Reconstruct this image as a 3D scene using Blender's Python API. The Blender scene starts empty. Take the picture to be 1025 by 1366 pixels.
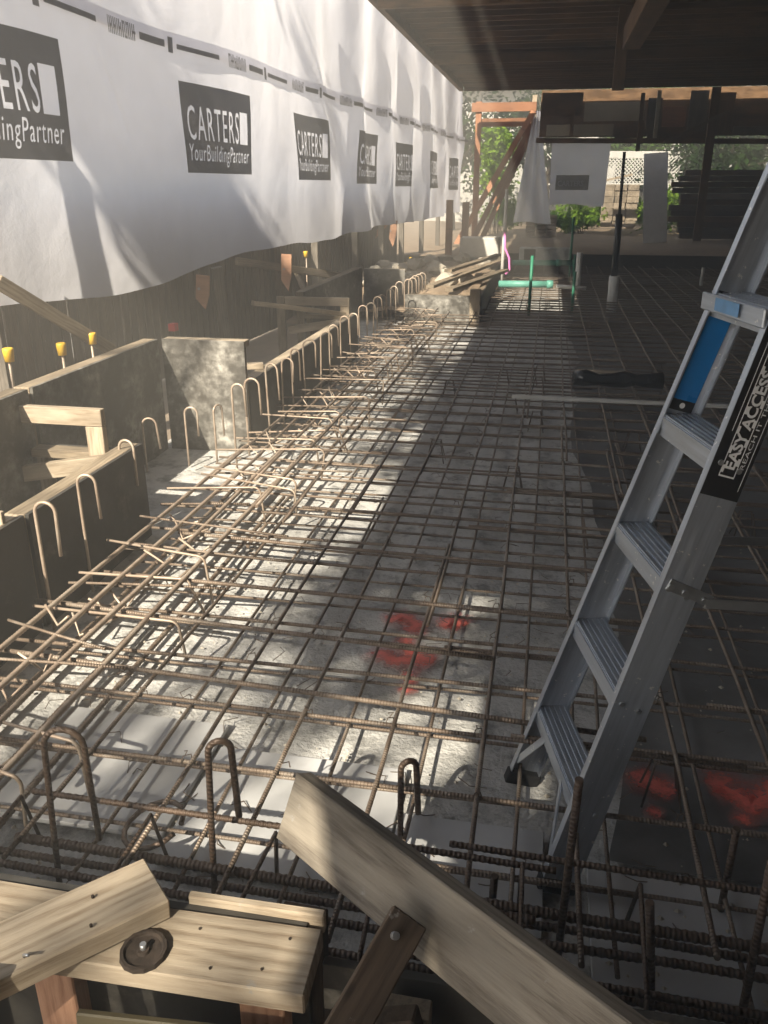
import bpy, bmesh, math, random
from mathutils import Vector, Matrix, noise
random.seed(7)
S = bpy.context.scene
COL = S.collection
R = math.radians

# ------------------------------------------------------------------ camera, sky, sun, exposure
cam_d = bpy.data.cameras.new('camera')
cam = bpy.data.objects.new('camera', cam_d); COL.objects.link(cam)
cam.location = (0, 0, 1.8)
cam.rotation_euler = (R(90 - 21.488), 0, R(10.845))
cam_d.sensor_fit = 'VERTICAL'; cam_d.sensor_height = 36.0; cam_d.lens = 36.0 * 1105 / 1366
cam_d.clip_start = 0.05; cam_d.clip_end = 3000
S.camera = cam

SUN = Vector((1.0, 3.2, -2.5)).normalized()          # the way the light travels
world = bpy.data.worlds.new('World'); S.world = world; world.use_nodes = True
wn = world.node_tree.nodes; wl = world.node_tree.links
bg = wn['Background']; sky = wn.new('ShaderNodeTexSky')
sky.sky_type = 'NISHITA'; sky.sun_disc = False
sky.sun_elevation = math.asin(-SUN.z); sky.sun_rotation = math.atan2(-SUN.x, -SUN.y)
sky.air_density = 1.0; sky.dust_density = 1.5; sky.ozone_density = 1.0
wl.new(sky.outputs[0], bg.inputs[0]); bg.inputs[1].default_value = 0.06
sun_d = bpy.data.lights.new('sun', 'SUN'); sun = bpy.data.objects.new('sun', sun_d); COL.objects.link(sun)
sun_d.energy = 5.0; sun_d.angle = R(0.53); sun_d.color = (1.0, 0.90, 0.73)
sun.rotation_euler = SUN.to_track_quat('-Z', 'Y').to_euler(); sun.location = (-10, -20, 25)
S.view_settings.view_transform = 'Standard'; S.view_settings.look = 'None'
S.view_settings.gamma = 1.0; S.view_settings.use_curve_mapping = False
S.view_settings.exposure = 2.45

# ------------------------------------------------------------------ materials
def base_mat(name, rough=0.7, metal=0.0, spec=0.5):
    m = bpy.data.materials.new(name); m.use_nodes = True
    nt = m.node_tree; b = nt.nodes['Principled BSDF']
    b.inputs['Roughness'].default_value = rough; b.inputs['Metallic'].default_value = metal
    b.inputs['Specular IOR Level'].default_value = spec
    return m, nt, b
def N(nt, t, **kw):
    n = nt.nodes.new(t)
    for k, v in kw.items(): setattr(n, k, v)
    return n
def coords(nt, scale=(1, 1, 1), world_space=False):
    mp = N(nt, 'ShaderNodeMapping'); mp.inputs['Scale'].default_value = scale
    if world_space:
        g = N(nt, 'ShaderNodeNewGeometry'); nt.links.new(g.outputs['Position'], mp.inputs['Vector'])
    else:
        tc = N(nt, 'ShaderNodeTexCoord')
        oi = N(nt, 'ShaderNodeObjectInfo'); ad = N(nt, 'ShaderNodeVectorMath', operation='ADD')
        mu = N(nt, 'ShaderNodeMath', operation='MULTIPLY'); mu.inputs[1].default_value = 37.0
        nt.links.new(oi.outputs['Random'], mu.inputs[0])
        nt.links.new(tc.outputs['Object'], ad.inputs[0]); nt.links.new(mu.outputs[0], ad.inputs[1])
        nt.links.new(ad.outputs[0], mp.inputs['Vector'])
    return mp.outputs[0]
def noise_n(nt, vec, scale, detail=4, rough=0.55):
    n = N(nt, 'ShaderNodeTexNoise'); n.inputs['Scale'].default_value = scale
    n.inputs['Detail'].default_value = detail; n.inputs['Roughness'].default_value = rough
    nt.links.new(vec, n.inputs['Vector']); return n.outputs['Fac']
def ramp(nt, fac, stops):
    r = N(nt, 'ShaderNodeValToRGB'); el = r.color_ramp.elements
    while len(el) > 1: el.remove(el[-1])
    for i, (p, c) in enumerate(stops):
        e = el[0] if i == 0 else el.new(p)
        e.position = p; e.color = (c[0], c[1], c[2], 1) if not isinstance(c, (int, float)) else (c, c, c, 1)
    nt.links.new(fac, r.inputs[0]); return r.outputs['Color']
def mixc(nt, fac, a, b, mode='MIX'):
    m = N(nt, 'ShaderNodeMix', data_type='RGBA', blend_type=mode)
    for sock, v in ((m.inputs[0], fac), (m.inputs[6], a), (m.inputs[7], b)):
        if isinstance(v, (int, float)): sock.default_value = v
        elif isinstance(v, tuple): sock.default_value = (*v, 1)
        else: nt.links.new(v, sock)
    return m.outputs[2]
def bump(nt, b, h, strength, dist=0.01):
    n = N(nt, 'ShaderNodeBump'); n.inputs['Strength'].default_value = strength; n.inputs['Distance'].default_value = dist
    nt.links.new(h, n.inputs['Height']); nt.links.new(n.outputs[0], b.inputs['Normal']); return n

def wood(name, dark, light, rough=0.75, dirt=0.35, grain=1.0):
    m, nt, b = base_mat(name, rough, 0, 0.3)
    v = coords(nt, (2.2, 34, 34)); v2 = coords(nt, (1, 3.0, 3.0))
    g = noise_n(nt, v, 2.6 * grain, 8, 0.72)
    big = noise_n(nt, v2, 2.2, 3)
    wv = N(nt, 'ShaderNodeTexWave', wave_type='BANDS', bands_direction='Y'); wv.inputs['Scale'].default_value = 13.0; wv.inputs['Distortion'].default_value = 7.0
    wv.inputs['Detail'].default_value = 3.0; wv.inputs['Detail Scale'].default_value = 1.2; nt.links.new(coords(nt, (0.22, 1, 1)), wv.inputs['Vector'])
    fg = noise_n(nt, coords(nt, (9, 150, 150)), 2.0, 4, 0.7)
    mg = N(nt, 'ShaderNodeMath', operation='MULTIPLY_ADD'); nt.links.new(wv.outputs['Fac'], mg.inputs[0]); mg.inputs[1].default_value = 0.22
    mh = N(nt, 'ShaderNodeMath', operation='MULTIPLY_ADD'); nt.links.new(fg, mh.inputs[0]); mh.inputs[1].default_value = 0.45; mh.inputs[2].default_value = -0.32; nt.links.new(g, mg.inputs[2])
    ms = N(nt, 'ShaderNodeMath', operation='ADD'); nt.links.new(mg.outputs[0], ms.inputs[0]); nt.links.new(mh.outputs[0], ms.inputs[1]); g = ms.outputs[0]
    c = ramp(nt, g, [(0.25, dark), (0.5, tuple((dark[i] + 2 * light[i]) / 3 for i in range(3))), (0.75, light)])
    vo = N(nt, 'ShaderNodeTexVoronoi'); vo.inputs['Scale'].default_value = 3.4
    nt.links.new(coords(nt, (1.0, 2.4, 0.0)), vo.inputs['Vector'])
    kn = ramp(nt, vo.outputs['Distance'], [(0.0, 0.1), (0.045, 0.45), (0.075, 1.0)])
    c = mixc(nt, kn, tuple(x * 0.35 for x in dark), c)
    st = ramp(nt, big, [(0.35, 1 - dirt), (0.62, 1.0)])
    c = mixc(nt, 1.0, c, st, 'MULTIPLY')
    sn_ = noise_n(nt, coords(nt), 16, 6, 0.7); c = mixc(nt, ramp(nt, sn_, [(0.66, 0.0), (0.72, 0.7)]), c, (0.36, 0.345, 0.32))
    oi = N(nt, 'ShaderNodeObjectInfo'); rr = ramp(nt, oi.outputs['Random'], [(0, 0.78), (1, 1.15)])
    c = mixc(nt, 1.0, c, rr, 'MULTIPLY')
    nt.links.new(c, b.inputs['Base Color']); bump(nt, b, g, 0.35, 0.004)
    return m
M = {}
M['pine'] = wood('pine_timber', (0.27, 0.205, 0.14), (0.51, 0.43, 0.325), dirt=0.45)
M['plank'] = wood('scaffold_plank_timber', (0.16, 0.13, 0.10), (0.38, 0.335, 0.27), dirt=0.45)
M['pine_dirty'] = wood('dirty_pine_timber', (0.15, 0.115, 0.08), (0.36, 0.29, 0.205), dirt=0.5)
M['grey_wood'] = wood('weathered_timber', (0.10, 0.085, 0.07), (0.25, 0.22, 0.185), dirt=0.5)
M['fence'] = wood('dark_fence_timber', (0.065, 0.045, 0.03), (0.17, 0.12, 0.08), dirt=0.5)
M['deck'] = wood('dark_deck_timber', (0.10, 0.058, 0.03), (0.27, 0.16, 0.085), dirt=0.5)
M['red_wood'] = wood('red_brown_timber', (0.27, 0.12, 0.065), (0.47, 0.235, 0.135), dirt=0.25)
M['peg'] = wood('orange_peg_timber', (0.40, 0.20, 0.12), (0.62, 0.36, 0.23), dirt=0.2)

def ply(name, base, scuff, amount):
    m, nt, b = base_mat(name, 0.6, 0, 0.4)
    v = coords(nt)
    n1 = noise_n(nt, v, 3.5, 8, 0.7); n2 = noise_n(nt, coords(nt, (1, 1, 0.35)), 14, 5, 0.7)
    f = ramp(nt, n1, [(amount - 0.06, 0.0), (amount + 0.16, 1.0)])
    f2 = ramp(nt, n2, [(0.4, 0.15), (0.65, 1.0)])
    fm = mixc(nt, 1.0, f, f2, 'MULTIPLY')
    c = mixc(nt, fm, base, scuff)
    nt.links.new(c, b.inputs['Base Color']); bump(nt, b, n2, 0.25, 0.004)
    rr = ramp(nt, n1, [(0.3, 0.45), (0.7, 0.85)]); nt.links.new(rr, b.inputs['Roughness'])
    return m
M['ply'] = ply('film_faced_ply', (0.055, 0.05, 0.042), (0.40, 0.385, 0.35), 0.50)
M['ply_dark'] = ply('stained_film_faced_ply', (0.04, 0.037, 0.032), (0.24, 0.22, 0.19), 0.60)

def rebar(name, ribs, c1, c2, c3):
    m, nt, b = base_mat(name, 0.5, 0.35, 0.5)
    n = noise_n(nt, coords(nt), 7, 8, 0.75)
    c = ramp(nt, n, [(0.3, c1), (0.52, c2), (0.72, c3)])
    nt.links.new(c, b.inputs['Base Color'])
    if ribs:
        w = N(nt, 'ShaderNodeTexWave', wave_type='BANDS', bands_direction='X')
        w.inputs['Scale'].default_value = ribs; w.inputs['Distortion'].default_value = 0.4
        tc = N(nt, 'ShaderNodeTexCoord'); nt.links.new(tc.outputs['Object'], w.inputs['Vector'])
        bump(nt, b, w.outputs['Fac'], 0.6, 0.003)
    else: bump(nt, b, n, 0.3, 0.003)
    return m
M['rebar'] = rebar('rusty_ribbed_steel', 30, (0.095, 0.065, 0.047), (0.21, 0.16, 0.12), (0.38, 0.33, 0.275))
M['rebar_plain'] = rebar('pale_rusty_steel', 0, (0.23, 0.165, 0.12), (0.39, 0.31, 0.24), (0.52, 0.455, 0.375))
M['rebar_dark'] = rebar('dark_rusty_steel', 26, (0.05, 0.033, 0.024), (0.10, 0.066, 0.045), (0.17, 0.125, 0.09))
M['wire'] = rebar('tie_wire_steel', 0, (0.06, 0.045, 0.035), (0.13, 0.095, 0.07), (0.22, 0.17, 0.12))

def plain(name, c, rough=0.6, metal=0.0, var=0.18, scale=6.0, spec=0.5, bumpy=0.1):
    m, nt, b = base_mat(name, rough, metal, spec)
    n = noise_n(nt, coords(nt), scale, 6, 0.65)
    cc = ramp(nt, n, [(0.3, tuple(x * (1 - var) for x in c)), (0.7, tuple(min(1, x * (1 + var)) for x in c))])
    nt.links.new(cc, b.inputs['Base Color'])
    rr = ramp(nt, n, [(0.3, max(0.05, rough - 0.12)), (0.7, min(1, rough + 0.12))]); nt.links.new(rr, b.inputs['Roughness'])
    if bumpy: bump(nt, b, n, bumpy, 0.005)
    return m
def alu():
    m, nt, b = base_mat('worn_aluminium', 0.42, 0.75, 0.5)
    n = noise_n(nt, coords(nt, (0.6, 14, 14)), 5, 6, 0.7); sp = noise_n(nt, coords(nt), 55, 3, 0.6)
    c = ramp(nt, n, [(0.3, (0.36, 0.39, 0.44)), (0.7, (0.53, 0.57, 0.63))])
    f = ramp(nt, sp, [(0.66, 0.0), (0.70, 1.0)])
    c = mixc(nt, f, c, (0.80, 0.79, 0.76))
    nt.links.new(c, b.inputs['Base Color'])
    rr = ramp(nt, n, [(0.3, 0.36), (0.7, 0.58)]); nt.links.new(rr, b.inputs['Roughness'])
    bump(nt, b, n, 0.12, 0.002); return m
M['alu'] = alu()
M['steel'] = plain('zinc_plated_steel', (0.42, 0.43, 0.44), 0.38, 0.85)
M['rubber'] = plain('black_rubber', (0.02, 0.02, 0.021), 0.85, spec=0.2)
M['old_iron'] = plain('rusty_black_iron', (0.032, 0.024, 0.019), 0.9, 0, 0.5, 60, spec=0.2, bumpy=0.6)
M['black'] = plain('black_vinyl', (0.018, 0.018, 0.02), 0.45, 0, 0.25)
M['ink_white'] = plain('white_vinyl', (0.72, 0.73, 0.74), 0.5, 0, 0.06, 30, bumpy=0)
M['blue'] = plain('blue_vinyl', (0.012, 0.17, 0.48), 0.35, 0, 0.15, 3)
M['blue_pale'] = plain('pale_blue_vinyl', (0.11, 0.24, 0.42), 0.4, 0, 0.2, 30)
M['yellow'] = plain('yellow_plastic', (0.72, 0.45, 0.03), 0.5, 0, 0.12)
M['teal'] = plain('teal_plastic_pipe', (0.12, 0.35, 0.28), 0.45, 0, 0.15)
M['green_steel'] = plain('green_painted_steel', (0.03, 0.20, 0.12), 0.5, 0, 0.2)
M['white_pvc'] = plain('white_plastic', (0.70, 0.71, 0.70), 0.45, 0, 0.08)
M['black_pvc'] = plain('black_plastic', (0.015, 0.015, 0.016), 0.16, 0, 0.2)
M['pink'] = plain('pink_tape', (0.75, 0.22, 0.55), 0.5, 0, 0.1)
M['concrete'] = plain('rough_concrete', (0.42, 0.40, 0.36), 0.9, 0, 0.22, 9, bumpy=0.5)
M['soil'] = plain('dry_soil', (0.27, 0.20, 0.135), 0.95, 0, 0.4, 5, bumpy=0.9)
M['rock'] = plain('pale_rock', (0.46, 0.42, 0.35), 0.9, 0, 0.25, 7, bumpy=0.6)
M['ground'] = plain('dry_earth', (0.24, 0.19, 0.14), 0.95, 0, 0.35, 1.5, bumpy=0.7)
M['paint_white'] = plain('old_white_paint', (0.62, 0.61, 0.57), 0.6, 0, 0.12)
M['paint_cream'] = plain('old_cream_paint', (0.46, 0.42, 0.33), 0.6, 0, 0.15)
M['bark'] = plain('tree_bark', (0.09, 0.07, 0.05), 0.9, 0, 0.35, 12, bumpy=0.8)

def leafm(name, a, bcol):
    m = bpy.data.materials.new(name); m.use_nodes = True; nt = m.node_tree; nt.nodes.clear()
    o = N(nt, 'ShaderNodeOutputMaterial'); d = N(nt, 'ShaderNodeBsdfDiffuse'); t = N(nt, 'ShaderNodeBsdfTranslucent'); mx = N(nt, 'ShaderNodeMixShader')
    n = noise_n(nt, coords(nt), 5, 3)
    c = ramp(nt, n, [(0.35, a), (0.65, bcol)])
    nt.links.new(c, d.inputs[0]); nt.links.new(c, t.inputs[0]); mx.inputs[0].default_value = 0.4
    nt.links.new(d.outputs[0], mx.inputs[1]); nt.links.new(t.outputs[0], mx.inputs[2]); nt.links.new(mx.outputs[0], o.inputs[0])
    return m
M['leaf'] = leafm('mid_green_leaf', (0.045, 0.10, 0.018), (0.11, 0.21, 0.035))
M['leaf_light'] = leafm('light_green_leaf', (0.13, 0.24, 0.025), (0.26, 0.40, 0.05))
M['leaf_dark'] = leafm('dark_green_leaf', (0.018, 0.042, 0.012), (0.05, 0.095, 0.025))

def fabric(name, c, trans):
    m = bpy.data.materials.new(name); m.use_nodes = True; nt = m.node_tree; nt.nodes.clear()
    o = N(nt, 'ShaderNodeOutputMaterial'); d = N(nt, 'ShaderNodeBsdfDiffuse'); t = N(nt, 'ShaderNodeBsdfTranslucent'); mx = N(nt, 'ShaderNodeMixShader')
    n = noise_n(nt, coords(nt, world_space=True), 2.5, 6, 0.65)
    cc = ramp(nt, n, [(0.3, tuple(x * 0.93 for x in c)), (0.7, c)])
    nt.links.new(cc, d.inputs[0]); nt.links.new(cc, t.inputs[0]); mx.inputs[0].default_value = trans
    bp = N(nt, 'ShaderNodeBump'); bp.inputs['Strength'].default_value = 0.4; bp.inputs['Distance'].default_value = 0.02
    nt.links.new(n, bp.inputs['Height']); nt.links.new(bp.outputs[0], d.inputs['Normal']); nt.links.new(bp.outputs[0], t.inputs['Normal'])
    nt.links.new(d.outputs[0], mx.inputs[1]); nt.links.new(t.outputs[0], mx.inputs[2]); nt.links.new(mx.outputs[0], o.inputs[0])
    return m
M['wrap'] = fabric('white_building_wrap', (0.76, 0.76, 0.81), 0.78)
M['wrap_ink'] = fabric('black_wrap_print', (0.17, 0.17, 0.175), 0.5)
M['wrap_ink2'] = fabric('grey_wrap_print', (0.22, 0.22, 0.225), 0.4)
M['wrap_faint'] = fabric('faint_wrap_print', (0.42, 0.42, 0.40), 0.5)

def floor_mat():
    m, nt, b = base_mat('blinding_concrete', 0.85, 0, 0.3)
    v = coords(nt, world_space=True)
    n1 = noise_n(nt, v, 1.3, 6, 0.6); n2 = noise_n(nt, v, 7, 8, 0.72); n3 = noise_n(nt, v, 45, 4, 0.6)
    c = ramp(nt, n1, [(0.3, (0.38, 0.375, 0.36)), (0.5, (0.54, 0.535, 0.515)), (0.72, (0.66, 0.655, 0.64))])
    d = ramp(nt, n2, [(0.36, 0.42), (0.5, 0.92), (0.7, 1.0)])
    c = mixc(nt, 1.0, c, d, 'MULTIPLY')
    s = ramp(nt, n3, [(0.3, 0.55), (0.42, 1.0)])
    c = mixc(nt, 0.5, c, mixc(nt, 1.0, c, s, 'MULTIPLY'))
    nt.links.new(c, b.inputs['Base Color'])
    hs = N(nt, 'ShaderNodeMath', operation='ADD'); nt.links.new(n2, hs.inputs[0]); nt.links.new(n3, hs.inputs[1])
    bump(nt, b, hs.outputs[0], 0.7, 0.015)
    return m
M['floor'] = floor_mat()
M['sheet'] = plain('grey_white_board', (0.46, 0.465, 0.47), 0.6, 0, 0.10, 5, bumpy=0.1)

def paint_mark():
    m = bpy.data.materials.new('red_spray_paint'); m.use_nodes = True; nt = m.node_tree; b = nt.nodes['Principled BSDF']
    o = [n for n in nt.nodes if n.type == 'OUTPUT_MATERIAL'][0]
    b.inputs['Roughness'].default_value = 0.6; b.inputs['Base Color'].default_value = (0.95, 0.20, 0.15, 1)
    at = N(nt, 'ShaderNodeAttribute'); at.attribute_name = 'cover'
    v = coords(nt, world_space=True); n = noise_n(nt, v, 28, 5, 0.7); n2 = noise_n(nt, v, 110, 2, 0.5)
    ad = N(nt, 'ShaderNodeMath', operation='MULTIPLY_ADD'); nt.links.new(n, ad.inputs[0]); ad.inputs[1].default_value = 0.9; nt.links.new(at.outputs['Fac'], ad.inputs[2])
    a2 = N(nt, 'ShaderNodeMath', operation='MULTIPLY_ADD'); nt.links.new(n2, a2.inputs[0]); a2.inputs[1].default_value = 0.5; nt.links.new(ad.outputs[0], a2.inputs[2])
    hf = N(nt, 'ShaderNodeMath', operation='MULTIPLY'); hf.inputs[1].default_value = 0.5; nt.links.new(a2.outputs[0], hf.inputs[0])
    f = ramp(nt, hf.outputs[0], [(0.42, 0.0), (0.60, 0.28), (0.80, 0.80), (0.98, 0.93)])
    tr = N(nt, 'ShaderNodeBsdfTransparent'); mx = N(nt, 'ShaderNodeMixShader'); nt.links.new(f, mx.inputs[0])
    nt.links.new(tr.outputs[0], mx.inputs[1]); nt.links.new(b.outputs[0], mx.inputs[2]); nt.links.new(mx.outputs[0], o.inputs[0])
    return m
M['spray'] = paint_mark()

# ------------------------------------------------------------------ object helpers
W = {}
def put(o, mtx, parent=None):
    COL.objects.link(o)
    if parent is not None:
        o.parent = parent; o.matrix_basis = W[parent].inverted() @ mtx
    else: o.matrix_basis = mtx
    W[o] = mtx.copy(); return o
def tag(o, label, cat, group=None, kind=None):
    if label: o['label'] = label
    if cat: o['category'] = cat
    if group: o['group'] = group
    if kind: o['kind'] = kind
    return o
def thing(name, loc, label, cat, group=None, rotz=0.0):
    o = bpy.data.objects.new(name, None); o.empty_display_size = 0.1
    put(o, Matrix.Translation(loc) @ Matrix.Rotation(rotz, 4, 'Z')); return tag(o, label, cat, group)
def meshobj(name, me, mat, mtx=None, parent=None, smooth=False):
    if mat is not None and not me.materials: me.materials.append(mat)
    if smooth:
        for p in me.polygons: p.use_smooth = True
    return put(bpy.data.objects.new(name, me), mtx if mtx is not None else Matrix.Identity(4), parent)
def frm(xa, za, loc):
    x = Vector(xa).normalized(); z = Vector(za); z = (z - x * z.dot(x)).normalized(); y = z.cross(x)
    m = Matrix((x, y, z)).transposed().to_4x4(); m.translation = loc; return m
_boxes = {}
def box_mesh(l, w, t, bev=0.003):
    k = (round(l, 3), round(w, 3), round(t, 3), bev)
    if k in _boxes: return _boxes[k].copy() if False else _boxes[k]
    bm = bmesh.new(); bmesh.ops.create_cube(bm, size=1.0)
    bmesh.ops.scale(bm, vec=(l, w, t), verts=bm.verts)
    if bev: bmesh.ops.bevel(bm, geom=list(bm.edges), offset=min(bev, 0.3 * min(l, w, t)), segments=1, affect='EDGES', profile=0.5)
    me = bpy.data.meshes.new('board'); bm.to_mesh(me); bm.free(); _boxes[k] = me; return me
_keyed = {}
def boxm(l, w, t, mat, bev):
    k = (round(l, 3), round(w, 3), round(t, 3), bev, mat.name)
    if k not in _keyed:
        me = box_mesh(l, w, t, bev).copy(); me.materials.append(mat); _keyed[k] = me
    return _keyed[k]
def board(name, p1, p2, w, t, mat, up=(0, 0, 1), parent=None, bev=0.003):
    """a board from p1 to p2 (centre line); w across, t along up"""
    p1, p2 = Vector(p1), Vector(p2); d = p2 - p1
    return put(bpy.data.objects.new(name, boxm(d.length, w, t, mat, bev)), frm(d, up, (p1 + p2) / 2), parent)
def block(name, lo, hi, mat, parent=None, bev=0.003):
    lo, hi = Vector(lo), Vector(hi); d = hi - lo; c = (lo + hi) / 2
    a = max(range(3), key=lambda i: d[i])
    if a == 0: return put(bpy.data.objects.new(name, boxm(d.x, d.y, d.z, mat, bev)), Matrix.Translation(c), parent)
    if a == 1: return put(bpy.data.objects.new(name, boxm(d.y, d.x, d.z, mat, bev)), frm((0, 1, 0), (0, 0, 1), c), parent)
    return put(bpy.data.objects.new(name, boxm(d.z, d.y, d.x, mat, bev)), frm((0, 0, 1), (1, 0, 0), c), parent)
def tube_data(pts, r, sides=8, cap=True, V=None, Fc=None):
    V = [] if V is None else V; Fc = [] if Fc is None else Fc
    pts = [Vector(p) for p in pts]; n = len(pts)
    rr = r if isinstance(r, (list, tuple)) else [r] * n
    t0 = (pts[1] - pts[0]).normalized()
    u = t0.orthogonal().normalized(); base = len(V)
    for i, p in enumerate(pts):
        t = (pts[min(i + 1, n - 1)] - pts[max(i - 1, 0)]).normalized()
        u = (u - t * u.dot(t)).normalized(); v = t.cross(u)
        for k in range(sides):
            a = 2 * math.pi * k / sides; V.append(p + (u * math.cos(a) + v * math.sin(a)) * rr[i])
    for i in range(n - 1):
        for k in range(sides):
            a = base + i * sides + k; b2 = base + i * sides + (k + 1) % sides
            Fc.append((a, b2, b2 + sides, a + sides))
    if cap:
        Fc.append(tuple(base + k for k in reversed(range(sides)))); Fc.append(tuple(base + (n - 1) * sides + k for k in range(sides)))
    return V, Fc
def mesh_from(V, Fc, mat, smooth=False, name='mesh'):
    me = bpy.data.meshes.new(name); me.from_pydata([tuple(v) for v in V], [], Fc); me.update()
    if mat: me.materials.append(mat)
    if smooth: me.polygons.foreach_set('use_smooth', [len(p.vertices) <= 4 for p in me.polygons])
    return me
def tube(name, pts, r, mat, parent=None, sides=8):
    """tube in world points; local origin at the first point, local X along its run"""
    p0 = Vector(pts[0]); d = Vector(pts[-1]) - p0
    if d.length < 1e-4: d = Vector(pts[1]) - p0
    m = frm(d, (0, 0, 1) if abs(d.normalized().z) < 0.95 else (0, 1, 0), p0); inv = m.inverted()
    V, Fc = tube_data([inv @ Vector(p) for p in pts], r, sides)
    return meshobj(name, mesh_from(V, Fc, mat, True), None, m, parent)
def jit(a): return random.uniform(-a, a)
def cyl(name, p1, p2, r, mat, parent=None, sides=20):
    return tube(name, [p1, p2], r, mat, parent, sides)
def text_mesh(body, w, h, shear=0.0, fat=0.0, spacing=1.0):
    cu = bpy.data.curves.new('t', 'FONT'); cu.body = body; cu.size = 1.0; cu.offset = fat; cu.shear = shear
    cu.space_character = spacing; cu.resolution_u = 3
    o = bpy.data.objects.new('t', cu); COL.objects.link(o)
    dg = bpy.context.evaluated_depsgraph_get(); me = bpy.data.meshes.new_from_object(o.evaluated_get(dg))
    bpy.data.objects.remove(o); me.materials.clear()
    xs = [v.co.x for v in me.vertices]; ys = [v.co.y for v in me.vertices]
    sx, sy = w / (max(xs) - min(xs)), h / (max(ys) - min(ys)); x0, y0 = min(xs), min(ys)
    for v in me.vertices: v.co = ((v.co.x - x0) * sx - w / 2, (v.co.y - y0) * sy - h / 2, 0)
    return me

# ------------------------------------------------------------------ ground and floor
def grid(name, x0, x1, y0, y1, dx, dy, zf, mat, smooth=True):
    nx, ny = max(1, round((x1 - x0) / dx)), max(1, round((y1 - y0) / dy)); V = []; Fc = []
    for j in range(ny + 1):
        for i in range(nx + 1):
            x, y = x0 + (x1 - x0) * i / nx, y0 + (y1 - y0) * j / ny; V.append((x, y, zf(x, y)))
    for j in range(ny):
        for i in range(nx):
            a = j * (nx + 1) + i; Fc.append((a, a + 1, a + nx + 2, a + nx + 1))
    return meshobj(name, mesh_from(V, Fc, mat, smooth), None)
def nz(x, y, s=1.0, seed=0): return noise.noise(Vector((x * s, y * s, seed * 7.3)))
g = meshobj('ground', mesh_from([(-900, -900, -0.12), (900, -900, -0.12), (900, 900, -0.12), (-900, 900, -0.12)], [(0, 1, 2, 3)], M['ground']), None)
tag(g, 'dry brown earth around the building site', None, kind='structure')
fl = grid('floor', -2.75, 6.2, 0.9, 19.3, 0.12, 0.12, lambda x, y: 0.008 * nz(x, y, 1.7) + 0.005 * nz(x, y, 6, 2), M['floor'])
tag(fl, 'pale blotchy blinding concrete under the reinforcing', None, kind='structure')
gb = grid('garden_bank', -14, 16, 19.6, 45, 0.5, 0.5, lambda x, y: 0.30 + 0.10 * nz(x, y, 0.5, 5) + 0.012 * (y - 19.6) * (1 if y > 22 else 0.3), M['soil'])
tag(gb, 'sunny soil bank at the far end of the site', None, kind='structure')
def mound(x, y):
    e = max(0.0, 1 - ((x + 2.2) / 2.0) ** 2 - ((y - 15.6) / 4.2) ** 2)
    return -0.05 + (0.42 * e ** 0.5 if e > 0 else 0) + 0.10 * nz(x, y, 1.6, 3) * (e > 0) + 0.05 * nz(x, y, 4.5, 4)
sp = grid('spoil_heap', -4.0, -0.98, 11.75, 19.8, 0.11, 0.11, mound, M['soil'])
tag(sp, 'rough heap of dug soil behind the far cross panel', 'soil heap')
def rock_mesh(seed):
    bm = bmesh.new(); bmesh.ops.create_icosphere(bm, subdivisions=2, radius=1)
    for v in bm.verts: v.co *= 1 + 0.38 * noise.noise(v.co * 1.3 + Vector((seed * 3.1, 0, 0)))
    me = bpy.data.meshes.new('rock'); bm.to_mesh(me); bm.free(); me.materials.append(M['rock']); return me
rk = [rock_mesh(i) for i in range(4)]
for i in range(34):
    x, y = random.uniform(-3.2, -1.05), random.uniform(12.0, 18.5); s = random.uniform(0.05, 0.17)
    o = put(bpy.data.objects.new('rock', rk[i % 4]), Matrix.Translation((x, y, mound(x, y) + s * 0.35)) @ Matrix.Rotation(jit(3), 4, 'Z') @ Matrix.Diagonal((s * 1.2, s, s * 0.75, 1)))
    tag(o, 'pale lump of rock lying on the soil heap', 'rock', 'rocks on the soil heap')
# smooth boards laid on the blinding by the near edge
for i, (x0, x1, y0, y1, lab) in enumerate(((-0.98, -0.34, 1.66, 2.18, 'smooth pale board under the mesh beside the diagonal plank'), (-0.33, 0.10, 1.60, 1.98, 'smooth pale board under the mesh at the ladder feet'),
        (0.22, 0.98, 1.50, 1.86, 'speckled pale board under the mesh right of the ladder'), (-1.62, -1.0, 1.75, 2.3, 'pale board under the mesh by the corner of the thick bars'))):
    o = block('slab_board', (x0, y0, 0.012), (x1, y1, 0.03), M['sheet'], bev=0.002); tag(o, lab, 'board')
M['dark_sheet'] = plain('added_sheet_grey', (0.15, 0.148, 0.145), 0.6, 0, 0.5, 2.2, bumpy=0.4)  # dark tone added here to deepen the shaded floor behind the ladder
ps = grid('added_dark_sheet', 0.32, 6.1, 1.93, 18.9, 0.10, 0.10, lambda x, y: 0.018 + 0.004 * nz(x, y, 3, 8) + 0.004 * nz(x, y, 9, 9), M['dark_sheet'])
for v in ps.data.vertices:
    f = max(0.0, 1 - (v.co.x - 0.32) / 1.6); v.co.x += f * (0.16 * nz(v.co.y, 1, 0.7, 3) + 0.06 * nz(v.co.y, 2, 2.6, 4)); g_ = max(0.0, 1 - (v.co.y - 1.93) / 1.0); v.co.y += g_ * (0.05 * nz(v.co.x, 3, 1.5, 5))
tag(ps, 'dark sheet added to deepen the shaded floor behind the ladder', 'sheet')
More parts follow.
